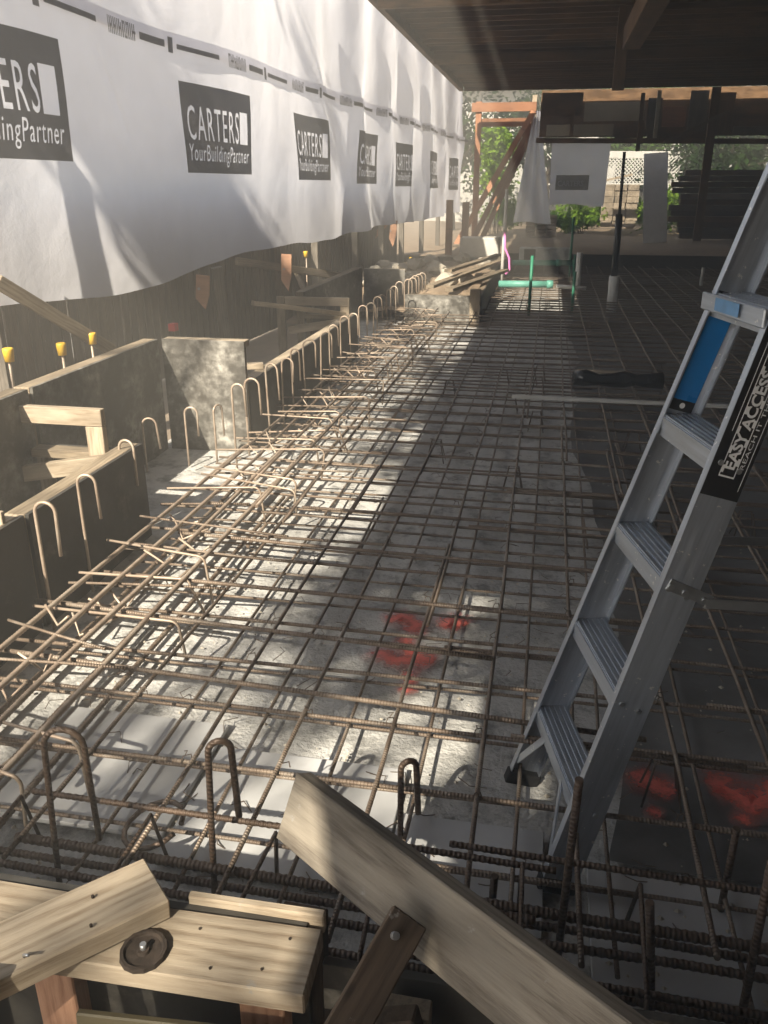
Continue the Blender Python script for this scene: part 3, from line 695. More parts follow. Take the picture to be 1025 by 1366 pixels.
while y < 11.4:
    yj = y + jit(0.07); tw_ = jit(0.09); xe = -1.38 + jit(0.10); zt = 0.250 + jit(0.02)
    if random.random() < 0.62:
        pts = [Vector((-1.95 + jit(0.06), yj - tw_, zt + jit(0.02)))] + [Vector((xe - 0.035, yj + tw_, zt))] + arc((xe - 0.035, yj + tw_, zt - 0.035), 0.035, math.pi / 2, 0, (1, 0, 0), (0, 0, 1), 4)[1:] + [Vector((xe + 0.02 + jit(0.04), yj + tw_ + jit(0.05), 0.06))]
        tube('link', pts, 0.006, M['rebar_plain'], cg, 7)
    else: tube('link', bar_pts((-1.96 + jit(0.08), yj, zt - 0.01), (-1.2 + jit(0.3), yj + jit(0.12), zt - 0.02), 0.012, 0.2), 0.006, M['rebar'], cg, 7)
    for q in range(random.choice((0, 1, 2))):
        x0 = -1.72 + jit(0.14); y0 = yj + jit(0.12)
        tube('link', [(x0, y0, zt + 0.008), (x0 + 0.07 + jit(0.03), y0 + jit(0.07), zt - 0.07), (x0 + 0.14 + jit(0.04), y0 + jit(0.05), zt - 0.01)], 0.0055, M['rebar_plain'], cg, 6)
    y += 0.20 + jit(0.06)
# near edge beam cage across the picture
cn = thing('edge_beam_cage', (-0.3, 1.5, 0), 'dark cage of heavy bars along the near form edge', 'rebar cage')
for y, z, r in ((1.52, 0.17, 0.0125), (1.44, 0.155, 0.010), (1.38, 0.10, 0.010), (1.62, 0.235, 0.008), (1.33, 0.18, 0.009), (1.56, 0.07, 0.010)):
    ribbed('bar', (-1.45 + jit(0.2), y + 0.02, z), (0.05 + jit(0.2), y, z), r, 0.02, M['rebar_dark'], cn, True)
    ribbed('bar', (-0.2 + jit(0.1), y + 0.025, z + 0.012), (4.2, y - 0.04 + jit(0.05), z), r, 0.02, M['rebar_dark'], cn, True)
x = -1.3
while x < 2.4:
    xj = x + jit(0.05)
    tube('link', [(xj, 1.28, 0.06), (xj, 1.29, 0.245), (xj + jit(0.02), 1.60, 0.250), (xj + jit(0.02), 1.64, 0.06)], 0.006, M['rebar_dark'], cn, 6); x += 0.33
tube('ring_link', [Vector((-1.0, 1.72, 0.10)) + Vector((0.085 * math.cos(a), 0.085 * math.sin(a), 0.02 * math.sin(a + 1))) for a in [i * 0.42 for i in range(15)]], 0.008, M['rebar_dark'], cn, 7)

# hooked starter bars
def hook(x, y, zt, zb, w, ang, drop, r, mat, label, group, lean=0.0):
    d = Vector((math.cos(ang), math.sin(ang), 0)); zc = zt - w / 2 - r
    top = Vector((x + lean, y, zc)); mid = top + d * (w / 2)
    pts = [Vector((x, y, zb))] + [Vector((x + lean * 0.5, y, (zb + zc) / 2))] + [mid + (-d * math.cos(t) + Vector((0, 0, 1)) * math.sin(t)) * (w / 2) for t in [math.pi * i / 9 for i in range(10)]] + [top + d * (w * 1.02) + Vector((jit(0.01), jit(0.01), -drop))]
    o = tube('starter_bar', pts, r, M[mat], None, 8); return tag(o, label, 'starter bar', group)
G = 'hooked starter bars along the left forms'
hook(-1.955, 2.77, 0.635, 0.05, 0.085, 0.1, 0.19, 0.0075, 'rebar_plain', 'tall hooked starter bar standing alone by the near stained panel', G, 0.0)
hook(-1.97, 3.12, 0.63, 0.05, 0.08, 0.15, 0.17, 0.007, 'rebar_plain', 'shaded hooked starter bar against the near stained panel', G)
hook(-2.12, 3.78, 0.59, 0.05, 0.085, -0.1, 0.20, 0.007, 'rebar_plain', 'hooked starter bar bent over the end of the stained panel', G)
hook(-2.50, 4.78, 0.42, 0.05, 0.09, 0.2, 0.16, 0.007, 'rebar_plain', 'low hooked starter bar at the back of the near pocket', G)
hook(-2.28, 4.95, 0.46, 0.05, 0.085, 0.1, 0.15, 0.007, 'rebar_plain', 'round topped hook standing in the middle of the near pocket', G)
hook(-2.12, 5.05, 0.45, 0.05, 0.08, 1.2, 0.18, 0.007, 'rebar_plain', 'thin hooked bar in front of the sunlit return panel', G)
ymid = [4.95, 5.24, 5.66, 5.98, 6.28, 6.68, 7.10, 7.5, 7.95, 8.4, 8.85]
for i, yy in enumerate(ymid):
    hook(-1.95 + jit(0.015), yy, 0.615 + jit(0.02), 0.05, 0.095 + jit(0.012), jit(0.35) - 0.1, 0.16 + jit(0.06), 0.0075, 'rebar_plain', 'pale hooked starter bar in the row along the long front panel', 'hooks along the long front panel', jit(0.012))
for i, yy in enumerate((9.35, 9.62, 9.9, 10.6, 10.95, 11.25)):
    hook(-1.98 + jit(0.03), yy, 0.60 + jit(0.02), 0.05, 0.10, jit(0.3), 0.17 + jit(0.06), 0.008, 'rebar_plain', 'pale hooked starter bar standing in front of the far pocket', 'hooks in front of the far pocket', jit(0.01))
for i, yy in enumerate((11.9, 12.2, 12.5, 12.9, 13.2)):
    hook(-1.98, yy, 0.57 + jit(0.02), 0.0, 0.11, jit(0.3), 0.2, 0.009, 'rebar_plain', 'pale hooked starter bar beside the far front panel', 'hooks beside the far front panel', jit(0.01))
Gn = 'hooked starter bars along the near forms'
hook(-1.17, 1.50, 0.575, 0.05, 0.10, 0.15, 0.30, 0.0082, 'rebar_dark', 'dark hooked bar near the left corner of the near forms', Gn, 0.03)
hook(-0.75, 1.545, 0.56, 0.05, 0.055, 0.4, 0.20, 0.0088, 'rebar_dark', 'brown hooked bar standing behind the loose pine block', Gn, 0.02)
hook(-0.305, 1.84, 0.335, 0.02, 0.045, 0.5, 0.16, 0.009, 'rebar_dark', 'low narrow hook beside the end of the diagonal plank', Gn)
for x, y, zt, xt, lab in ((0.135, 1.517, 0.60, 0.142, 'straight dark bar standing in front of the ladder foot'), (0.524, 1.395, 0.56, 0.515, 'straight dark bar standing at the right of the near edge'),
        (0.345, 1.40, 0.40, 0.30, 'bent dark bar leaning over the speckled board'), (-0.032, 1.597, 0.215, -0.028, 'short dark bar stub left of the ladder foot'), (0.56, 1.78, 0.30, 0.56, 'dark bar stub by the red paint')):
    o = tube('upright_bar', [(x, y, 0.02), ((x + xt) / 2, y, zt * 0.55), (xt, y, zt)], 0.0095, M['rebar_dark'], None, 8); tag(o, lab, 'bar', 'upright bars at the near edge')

# ------------------------------------------------------------------ step ladder
th, al = 0.247, 0.2698
aL = Vector((math.cos(th), math.sin(th), 0)); bL = Vector((-math.sin(th), math.cos(th), 0))
upL = aL * math.sin(al) + Vector((0, 0, math.cos(al))); bkL = aL * math.cos(al) - Vector((0, 0, math.sin(al)))
oL = Vector((0.0318, 1.9891, 0.0)); ZF = Vector((0, 0, 0.02))
ld = thing('step_ladder', tuple(oL), 'worn aluminium step ladder with black and blue stickers standing on the mesh', 'ladder')
def LP(side, s, back=0.0, out=0.0): return oL + ZF + upL * s + bL * (side * (0.2323 - 0.0482 * s) + side * out) + bkL * back
WEB = 0.0972; TOP = 2.35
def chan(side):
    # C section: web and two flanges pointing inwards
    for nm, b0, b1, o0, o1 in (('w', 0.0, WEB, -0.0035, 0.0), ('f', 0.0, 0.004, -0.026, -0.0035), ('f2', WEB - 0.004, WEB, -0.026, -0.0035)):
        pass
    prof = [(0, 0), (WEB, 0), (WEB, -0.024), (WEB - 0.004, -0.024), (WEB - 0.004, -0.0035), (0.004, -0.0035), (0.004, -0.024), (0, -0.024)]
    V = []; Fc = []
    for s in (0.03, TOP):
        for b_, o_ in prof: V.append(LP(side, s, b_, o_))
    for i in range(8):
        j = (i + 1) % 8; Fc.append((i, j, 8 + j, 8 + i))
    Fc.append(tuple(range(7, -1, -1))); Fc.append(tuple(range(8, 16)))
    m = frm(upL, bL * side, LP(side, 0)); inv = m.inverted()
    me = mesh_from([inv @ v for v in V], Fc, M['alu'])
    bm = bmesh.new(); bm.from_mesh(me); bmesh.ops.recalc_face_normals(bm, faces=bm.faces); bm.to_mesh(me); bm.free()
    return meshobj('stile', me, None, m, ld)
stL, stR = chan(1), chan(-1)
for side, st in ((1, stL), (-1, stR)):
    board('foot', LP(side, 0.0, WEB / 2, -0.012), LP(side, 0.045, WEB / 2, -0.012), WEB + 0.012, 0.034, M['rubber'], bL, st)
for k in range(6):
    s = 0.2914 + 0.3233 * k; hw = 0.2323 - 0.0482 * s - 0.004
    c = oL + ZF + upL * s; dp = 0.088
    fw = aL                                                   # tread is level and runs back from the front edge
    tr = board('tread', c - bL * hw + fw * (dp / 2 + 0.004), c + bL * hw + fw * (dp / 2 + 0.004), dp, 0.004, M['alu'], (0, 0, 1), ld, 0.0)
    for q in range(6): board('tread_rib', c - bL * (hw - 0.01) + fw * (0.010 + q * 0.0155) + Vector((0, 0, 0.004)), c + bL * (hw - 0.01) + fw * (0.010 + q * 0.0155) + Vector((0, 0, 0.004)), 0.006, 0.005, M['alu'], (0, 0, 1), tr, 0.0)
    board('tread_front', c - bL * hw + fw * 0.002 - Vector((0, 0, 0.026)), c + bL * hw + fw * 0.002 - Vector((0, 0, 0.026)), 0.004, 0.05, M['alu'], (0, 0, 1), tr, 0.0)
    board('tread_back', c - bL * hw + fw * (dp + 0.006) - Vector((0, 0, 0.016)), c + bL * hw + fw * (dp + 0.006) - Vector((0, 0, 0.016)), 0.004, 0.03, M['alu'], (0, 0, 1), tr, 0.0)
    for side in (1, -1):
        for q in (0.02, 0.07):
            p = LP(side, s - 0.012 - q * 0.2, q, 0.0); cyl('rivet', p, p + bL * side * 0.004, 0.007, M['steel'], stL if side > 0 else stR, 10)
# gusset braces under the lowest tread
for side in (1, -1):
    p = LP(side, 0.09, 0.006, -0.02); q = oL + ZF + upL * 0.265 + bL * side * 0.09 + aL * 0.01
    board('gusset', p, q, 0.022, 0.004, M['alu'], aL, ld, 0.0)
# plastic shelf clip with pale blue label round the fifth tread
s5 = 0.2914 + 0.3233 * 4; hw5 = 0.2323 - 0.0482 * s5; c5 = oL + ZF + upL * s5
board('shelf_cover', c5 - bL * (hw5 - 0.002) - aL * 0.012 + Vector((0, 0, -0.015)), c5 + bL * (hw5 + 0.014) - aL * 0.012 + Vector((0, 0, -0.015)), 0.010, 0.042, M['alu'], (0, 0, 1), ld, 0.004)
board('shelf_label', c5 - bL * 0.05 - aL * 0.0235 + Vector((0, 0, -0.012)), c5 + bL * 0.075 - aL * 0.0235 + Vector((0, 0, -0.012)), 0.001, 0.030, M['blue_pale'], (0, 0, 1), ld, 0.0)
# rear frame and spreader bars
apex = oL + ZF + upL * TOP
rearfoot = oL + aL * 1.32; updir = (apex + bkL * 0.1 - rearfoot).normalized()
for side in (1, -1):
    p0 = rearfoot + bL * side * 0.27; p1 = apex + bkL * 0.10 + bL * side * 0.125
    r_ = board('rear_leg', p0, p1, 0.05, 0.03, M['alu'], bL, ld, 0.003); board('foot', p0 - updir * 0.0, p0 + updir * 0.04, 0.058, 0.036, M['rubber'], bL, r_)
    sp_ = 0.93
    a = LP(side, sp_, 0.02, 0.004); b2 = LP(side, sp_ - 0.02, WEB + 0.02, 0.004)
    m1 = p0.lerp(p1, 0.36) + bL * side * 0.02
    board('bracket_plate', LP(side, sp_ + 0.005, 0.012, 0.003), LP(side, sp_ - 0.014, WEB + 0.035, 0.003), 0.030, 0.003, M['steel'], bL, ld, 0.001)
    sb = board('spreader_bar', b2 + bL * side * 0.004, m1, 0.026, 0.004, M['steel'], bL, ld, 0.001)
    for q in (0.02, 0.06, 0.115):
        p = LP(side, sp_ + 0.003 - 0.15 * q, q, 0.004); cyl('rivet', p, p + bL * side * 0.006, 0.0085, M['steel'], sb, 12)
board('top_cap', apex - bL * 0.15 + bkL * 0.06, apex + bL * 0.15 + bkL * 0.06, 0.22, 0.05, M['alu'], (0, 0, 1), ld, 0.01)
# stickers
def sticker(side, s0, s1, b0, b1, face, mat, name, parent, off):
    """thin panel on the stile web; face +1 outer, -1 inner"""
    p = lambda s, b_: LP(side, s, b_, (off if face > 0 else -0.0035 - off))
    a, b2 = p(s0, (b0 + b1) / 2), p(s1, (b0 + b1) / 2)
    return board(name, a, b2, b1 - b0, 0.0006, M[mat], bL, parent, 0.0)
def stext(body, side, sc, bc, w, h, face, parent, fat=0.02, mat='ink_white', lift=0.0012, shear=0):
    me = text_mesh(body, w, h, shear, fat); me.materials.append(M[mat])
    x = upL - bL * side * 0.0482; xn = x.normalized(); nrm = bL * side * face
    m = frm(xn, nrm, LP(side, sc, bc, lift if face > 0 else -0.0035 - lift))
    return meshobj('lettering', me, None, m, parent)
bs = sticker(-1, 1.165, 2.05, 0.001, WEB - 0.001, 1, 'black', 'sticker', stR, 0.0008)
for b_ in (0.016, 0.086): sticker(-1, 1.32 if b_ < 0.05 else 1.19, 1.95, b_, b_ + 0.0012, 1, 'ink_white', 'sticker_line', bs, 0.0016)
stext('EASY ACCESS CO', -1, 1.385, 0.045, 0.30, 0.026, 1, bs, 0.03)
stext('REACH IT THE EASY WAY', -1, 1.395, 0.074, 0.31, 0.010, 1, bs, 0.0)
stext('WWW', -1, 1.665, 0.062, 0.075, 0.016, 1, bs, 0.02)
for b_ in (0.0262, 0.0632): sticker(-1, 1.215, 1.556, b_, b_ + 0.0018, 1, 'ink_white', 'sticker_line', bs, 0.0016)
for s_ in (1.215, 1.552): sticker(-1, s_, s_ + 0.004, 0.0262, 0.065, 1, 'ink_white', 'sticker_line', bs, 0.0017)
for i in range(7):
    s_ = 1.225 + i * 0.046
    sticker(-1, s_, s_ + 0.018, 0.028, 0.0335, 1, 'ink_white', 'sticker_dash', bs, 0.0015); sticker(-1, s_ + 0.02, s_ + 0.038, 0.0575, 0.063, 1, 'ink_white', 'sticker_dash', bs, 0.0015)
ls = sticker(1, 1.285, 1.60, 0.014, 0.078, -1, 'black', 'sticker', stL, 0.0008)
sticker(1, 1.315, 1.535, 0.015, 0.077, -1, 'blue', 'sticker_panel', ls, 0.0016)
sticker(1, 1.557, 1.575, 0.03, 0.062, -1, 'blue', 'sticker_panel', ls, 0.0016)
p = LP(1, 1.300, 0.046, -0.0035 - 0.0012); cyl('sticker_emblem', p, p - bL * 0.0006, 0.0075, M['ink_white'], ls, 16)

# ------------------------------------------------------------------ near forms and loose timber
nf = thing('formwork_panel', (-0.3, 1.05, 0), 'near formwork panel with pine plate and studs under the loose block', 'formwork', 'formwork panels')
for i, (x0, x1) in enumerate(((-1.98, -0.36), (-0.33, 1.2), (1.204, 3.6))):
    if i == 0: board('ply_sheet', (x0, 1.112, 0.20), (x1, 1.112, 0.20), 0.62, 0.018, M['ply_dark'], (0, 1, 0), nf, 0.001)
    else: board('ply_sheet', (x0, 1.112, 0.16), (x1, 1.112, 0.16), 0.54, 0.018, M['ply_dark'], (0, 1, 0), nf, 0.001)
board('top_plate', (-0.80, 1.022, 0.497), (-0.325, 1.034, 0.497), 0.14, 0.045, M['pine'], (0, 0, 1), nf)
board('top_plate', (-1.6, 1.03, 0.497), (-0.808, 1.026, 0.497), 0.14, 0.045, M['pine'], (0, 0, 1), nf)
board('top_strip', (-0.60, 1.128, 0.505), (-0.33, 1.132, 0.505), 0.018, 0.045, M['pine'], (0, 0, 1), nf)
for x in (-1.45, -1.10, -0.86, -0.43, -0.16, 0.35, 0.95): board('stud', (x, 1.055, -0.1), (x, 1.055, 0.47 if x < -0.3 else 0.42), 0.088, 0.045, M['peg' if x in (-0.86, -0.43) else 'pine_dirty'], (1, 0, 0) if False else (0, 1, 0), nf)
yb = ply('stained_yellow_ply', (0.10, 0.085, 0.05), (0.30, 0.26, 0.17), 0.52)
o = board('ply_offcut', (-0.74, 0.90, 0.17), (-0.34, 0.93, 0.17), 0.50, 0.015, yb, (0, 1, -0.15)); tag(o, 'scribbled dark ply offcut leaning under the near top plate', 'offcut')
blk = board('timber_block', (-0.658, 1.115, 0.545), (-1.12, 0.62, 0.560), 0.128, 0.045, M['pine'], (0.02, 0, 1)); tag(blk, 'pale knotty pine block lying across the near top plate', 'timber block')
for x, y, z, par in ((-0.70, 1.0, 0.5205, nf), (-0.55, 1.06, 0.5205, nf), (-0.41, 1.00, 0.5205, nf), (-0.38, 1.07, 0.5205, nf), (-0.50, 0.985, 0.5205, nf), (-0.75, 1.045, 0.576, blk), (-0.72, 0.985, 0.576, blk)):
    cyl('nail', (x, y, z - 0.004), (x, y, z + 0.001), 0.0028, M['old_iron'], par, 8)
tube('nail', [(-0.80, 0.905, 0.57), (-0.80, 0.905, 0.578), (-0.782, 0.895, 0.592)], 0.0025, M['steel'], blk, 6)
def disc():
    V = []; Fc = []; n = 28; rs = [(0.0, 0.010), (0.012, 0.010), (0.014, 0.004), (0.036, 0.004), (0.040, 0.009), (0.046, 0.009), (0.048, 0.0)]
    for r_, z_ in rs[1:]:
        for i in range(n):
            w_ = r_ * (1 + (0.03 if i % 2 else 0) * (r_ > 0.045)); V.append((w_ * math.cos(2 * math.pi * i / n), w_ * math.sin(2 * math.pi * i / n), z_))
    for j in range(len(rs) - 2):
        for i in range(n): Fc.append((j * n + i, j * n + (i + 1) % n, (j + 1) * n + (i + 1) % n, (j + 1) * n + i)[::-1])
    Fc.append(tuple(range(n))); Fc.append(tuple((len(rs) - 2) * n + i for i in range(n))[::-1])
    return mesh_from([(v[0] * 0.88, v[1] * 0.88, v[2]) for v in V], Fc, M['old_iron'])
o = meshobj('round_washer', disc(), None, Matrix.Translation((-0.628, 0.992, 0.5215)) @ Matrix.Rotation(0.04, 4, 'X')); tag(o, 'black round ribbed washer on the near top plate', 'washer')
cyl('bolt', (-0.628, 0.992, 0.528), (-0.628, 0.992, 0.542), 0.006, M['steel'], o, 8)
ul = Vector((0.42 * 0.573, 0.42 * 0.82, 0.91)).normalized()
dp1, dp2 = Vector((-0.446, 1.402, 0.62)) - ul * 0.075, Vector((0.46, 0.774, 0.62)) - ul * 0.075
dgp = board('diagonal_plank', dp1, dp2, 0.045, 0.15, M['plank'], ul); tag(dgp, 'big grey plank set on edge diagonally across the near forms', 'plank')
o = board('support_stake', (-0.36, 0.70, 0.36), (-0.165, 1.10, 0.585), 0.07, 0.03, M['fence'], (0.2, -0.6, 0.7)); tag(o, 'rough dark stake bolted to the face of the diagonal plank', 'stake')
q = Vector((-0.185, 1.058, 0.583)); cyl('bolt', q, q + Vector((0.006, -0.012, 0.014)), 0.007, M['steel'], o, 10)
o = board('floor_stake', (-0.17, 1.0, 0.47), (0.02, 0.86, -0.1), 0.07, 0.045, M['fence'], (0, -1, 0)); tag(o, 'dark stake running down under the diagonal plank', 'stake')
o = board('plank_end', (0.10, 0.80, 0.565), (0.60, 0.86, 0.565), 0.10, 0.045, M['grey_wood'], (0, 0, 1)); tag(o, 'grey plank butting the lower end of the diagonal plank', 'plank')
o = board('corner_stake', (-0.845, 0.82, 0.62), (-0.80, 0.70, -0.1), 0.05, 0.025, M['pine_dirty'], (0, -1, 0)); tag(o, 'slim worn stake standing in front of the pine block', 'stake')
o = board('form_stake', (-0.40, 1.19, -0.02), (-0.385, 1.17, 0.475), 0.09, 0.045, M['fence'], (0, 1, 0)); tag(o, 'dark upright stake under the left end of the diagonal plank', 'stake')

# ------------------------------------------------------------------ things on the dark right part of the mesh
o = board('screed_bar', (-0.22, 6.63, 0.222), (2.4, 6.60, 0.222), 0.06, 0.02, M['paint_white'], (0, 0, 1), None, 0.002); tag(o, 'long pale bar laid across the mesh', 'metal bar')
t = thing('plastic_roll', (0.4, 7.25, 0.21), 'glossy black plastic roll lying on the mesh beyond the metal bar', 'plastic roll')
tube('roll', bar_pts((0.26, 7.20, 0.27), (1.02, 7.24, 0.265), 0.03, 0.1), [0.06 + 0.014 * math.sin(i * 2.1) for i in range(8)], M['black_pvc'], t, 18)
o = board('pale_batten', (0.32, 7.72, 0.225), (0.80, 7.70, 0.225), 0.05, 0.03, M['pine']); tag(o, 'short pale batten on the mesh behind the black roll', 'batten')
# pipes and stakes at the far end
def pipe(name, p1, p2, r, mat, label, cat='pipe', collar=None):
    t = thing(name, tuple(Vector(p1)), label, cat)
    cyl('tube', p1, p2, r, M[mat], t, 18)
    d = (Vector(p2) - Vector(p1)).normalized()
    if collar: 
        for f in collar: c = Vector(p1).lerp(Vector(p2), f); cyl('collar', c - d * 0.05, c + d * 0.05, r * 1.18, M[mat], t, 18)
    return t
pipe('drain_pipe', (-0.80, 14.15, 0.30), (0.06, 14.25, 0.30), 0.055, 'teal', 'nearer teal plastic pipe lying across the far mesh', collar=(0.97,))
pipe('drain_pipe', (0.14, 14.30, 0.27), (0.62, 14.25, 0.25), 0.03, 'white_pvc', 'thin grey pipe end joined to the nearer teal pipe')
pipe('drain_pipe', (-0.70, 16.85, 0.42), (0.52, 17.0, 0.42), 0.05, 'teal', 'farther teal plastic pipe by the clear box', collar=(0.72, 0.97))
for x, y, zt, lab in ((-0.245, 12.7, 0.86, 'thin green stake in front of the nearer teal pipe'), (0.385, 13.0, 0.62, 'thick green stake at the end of the grey pipe'), (0.40, 17.0, 1.25, 'tall green stake by the farther teal pipe'), (0.47, 16.6, 0.6, 'short green stake beside the tall one')):
    tag(cyl('green_stake', (x, y, 0.0), (x, y, zt), 0.022, M['green_steel'], None, 10), lab, 'stake')
t = thing('service_riser', (0.97, 13.2, 0), 'tall black service pipe with a white sleeve at its foot', 'pipe')
cyl('sleeve', (0.97, 13.2, 0.0), (0.97, 13.2, 0.55), 0.075, M['white_pvc'], t, 18); cyl('pipe', (0.965, 13.2, 0.5), (0.955, 13.2, 1.42), 0.05, M['black_pvc'], t, 14); cyl('rod', (0.955, 13.2, 1.4), (0.94, 13.2, 2.25), 0.022, M['black_pvc'], t, 10)
tag(cyl('service_riser', (0.5, 15.0, 0.0), (0.5, 15.0, 0.75), 0.05, M['white_pvc'], None, 16), 'short grey pipe standing on the far mesh', 'pipe')
tag(cyl('marker_cap', (2.6, 15.5, 0.2), (2.6, 15.5, 0.50), 0.03, M['white_pvc'], None, 12), 'small white capped rod far out on the dark mesh', 'rod')
tub = thing('clear_tub', (0.1, 17.6, 0.3), 'low clear plastic tub in front of the garden', 'tub')
block('tub_body', (-0.60, 17.35, 0.36), (0.42, 17.75, 0.66), plain('frosted_plastic', (0.45, 0.47, 0.46), 0.3), tub, 0.02); block('tub_latch', (-0.50, 17.33, 0.40), (-0.28, 17.348, 0.64), M['rubber'], tub, 0.004)
tp = tube('pink_strap', [(-0.80, 15.4, 1.05), (-0.78, 15.4, 0.78), (-0.70, 15.38, 0.62), (-0.68, 15.38, 0.42), (-0.75, 15.36, 0.34)], 0.02, M['pink'], None, 8); tag(tp, 'pink plastic strap hanging beside the teal pipes', 'strap')
cyl_w = cyl('white_rod', (-0.82, 15.45, 0.0), (-0.80, 15.45, 1.75), 0.03, M['paint_white'], None, 10); tag(cyl_w, 'thin white upright with the pink strap tied to it', 'pole')
for i, (p1, p2, lab) in enumerate((((-1.65, 12.1, 0.46), (-0.82, 15.9, 0.55), 'long pale plank lying along the side of the soil heap'), ((-1.35, 11.9, 0.44), (-0.72, 14.8, 0.46), 'dirty plank lying beside the teal pipes'), ((-1.5, 13.0, 0.60), (-1.0, 17.4, 0.52), 'narrow plank highest on the soil heap'))):
    o = board('loose_plank', p1, p2, 0.12, 0.045, M['pine_dirty']); tag(o, lab, 'plank')
o = block('timber_packer', (-1.02, 11.5, 0.0), (-0.88, 11.60, 0.50), M['pine'], None); tag(o, 'pine packer standing at the end of the cross panel', 'packer')
o = block('pale_block', (-1.95, 19.0, 0.35), (-1.10, 19.6, 0.75), M['paint_white'], None, 0.02); tag(o, 'white block stacked on the soil under the leaning struts', 'block')

# ------------------------------------------------------------------ far timber frame and sheets
FY = 24.3
fr = thing('timber_trestle', (-1.5, FY, 0.3), 'red brown timber frame with leaning struts at the end of the wrap', 'frame')
board('post', (-2.10, FY, 0.25), (-2.10, FY, 3.86), 0.15, 0.15, M['red_wood'], (0, 1, 0), fr)
board('top_rail', (-2.28, FY - 0.10, 3.72), (-0.60, FY - 0.10, 3.72), 0.05, 0.22, M['red_wood'], (0, 0, 1), fr)
board('rail', (-2.02, FY, 3.36), (-0.75, FY, 3.36), 0.05, 0.20, M['red_wood'], (0, 0, 1), fr)
for x0, x1, y in ((-2.55, -0.66, FY - 0.22), (-2.18, -0.56, FY + 0.10), (-1.95, -0.50, FY + 0.3)):
    board('strut', (x0, y - 0.6, 0.25), (x1, y, 3.60), 0.05, 0.14, M['red_wood'], (1, 0, 0.3), fr)
board('short_post', (-0.66, FY + 0.02, 3.3), (-0.66, FY + 0.02, 4.0), 0.12, 0.12, M['pine'], (0, 1, 0), fr)
for x, y, zt, lab in ((-2.33, 20.2, 1.5, 'red brown post standing left of the leaning struts'), (-2.0, 20.6, 1.45, 'red brown post on a pale footing behind the struts')):
    t = thing('timber_post', (x, y, 0.1), lab, 'post'); block('post', (x - 0.075, y - 0.075, 0.25), (x + 0.075, y + 0.075, zt), M['red_wood'], t); block('footing', (x - 0.11, y - 0.11, 0.0), (x + 0.11, y + 0.11, 0.28), M['pine'], t, 0.01)
def hung(name, x0t, x1t, x0b, x1b, y, zt, zb, amp, label):
    V = []; Fc = []; nx, nzz = 40, 24
    for j in range(nzz + 1):
        f = j / nzz; a, b2 = x0b + (x0t - x0b) * f, x1b + (x1t - x1b) * f
        for i in range(nx + 1):
            u = i / nx; x = a + (b2 - a) * u
            V.append((x, y + amp * math.sin(u * 17 + f * 1.5) * (0.4 + 0.6 * (1 - f)) + 0.03 * noise.noise(Vector((u * 3, f * 4, 0))), zb + (zt - zb) * f + 0.03 * math.sin(u * 5) * (1 - f)))
    for j in range(nzz):
        for i in range(nx): a = j * (nx + 1) + i; Fc.append((a, a + 1, a + nx + 2, a + nx + 1))
    return tag(meshobj(name, mesh_from(V, Fc, M['wrap'], True), None), label, 'wrap')
hung('hanging_sheet', -0.66, -0.50, -1.05, -0.03, 24.25, 3.62, 0.86, 0.07, 'narrow white wrap sheet gathered at the top of the timber frame')
hs = hung('hanging_sheet', -0.14, 1.33, -0.11, 1.28, 23.6, 2.83, 1.33, 0.02, 'square white wrap sheet hung under the far beam with a faint print')
def flat(name, me, x, y, z, mat, parent): return meshobj(name, me, mat, frm((1, 0, 0), (0, -1, 0), (x, y, z)), parent)
flat('logo_panel', rect_mesh(0.84, 0.36, 4, 2), 0.44, 23.54, 1.88, M['wrap_faint'], hs)
flat('lettering', text_mesh('CARTERS', 0.66, 0.14, 0, 0.03), 0.40, 23.53, 1.86, M['wrap'], hs)
fb = board('cross_beam', (-0.55, 23.55, 2.88), (6.4, 23.55, 2.80), 0.08, 0.12, M['deck']); tag(fb, 'dark beam carrying the square white sheet', 'beam')
# clutter under the far edge of the floor
for i, (x0, x1, z0, z1, y, mt, lab) in enumerate(((-0.45, 0.55, 3.42, 3.95, 23.3, 'deck', 'brown board hung under the far floor edge, left end'), (0.60, 2.05, 3.30, 3.72, 23.4, 'paint_cream', 'pale cream board under the far floor edge'), (-0.3, 1.35, 2.98, 3.24, 23.5, 'paint_cream', 'long cream board above the square white sheet'),
        (2.12, 2.45, 3.10, 3.80, 23.35, 'grey_wood', 'grey upright board under the far floor edge'), (2.5, 3.05, 3.16, 3.62, 23.5, 'red_wood', 'small red brown panel under the far floor edge'), (3.1, 3.52, 3.05, 3.95, 23.4, 'grey_wood', 'wide grey panel under the far floor edge'),
        (3.58, 4.15, 2.95, 3.90, 23.45, 'deck', 'dark panel under the far floor edge'), (1.4, 2.1, 2.92, 3.2, 23.6, 'deck', 'dark board above the bright gap in the trees'), (4.2, 6.3, 2.95, 3.15, 23.5, 'grey_wood', 'grey rail at the right of the far beam'), (2.2, 3.6, 2.88, 3.02, 23.62, 'deck', 'short dark board resting on the far beam'))):
    tag(block('hung_board', (x0, y, z0), (x1, y + 0.04, z1), M[mt], None, 0.004), lab, 'board')
for x, z0, z1, lab in ((0.28, 2.95, 3.6, 'dark hanger strap before the long cream board'), (1.92, 2.6, 3.9, 'dark hanger post beside the bright gap'), (3.55, 0.5, 4.0, 'dark post standing at the right of the far beam'), (2.3, 2.9, 3.95, 'pale upright strip under the far floor edge')):
    tag(block('hanger_post', (x, 23.2, z0), (x + (0.2 if x > 3 else 0.09), 23.28, z1), M['paint_cream' if x == 2.3 else 'deck'], None, 0.003), lab, 'post')
tag(board('leaning_stick', (2.55, 22.9, 2.78), (3.95, 22.9, 3.45), 0.07, 0.07, M['pine_dirty'], (0, 0, 1)), 'pale stick wedged up under the far floor edge', 'stick')
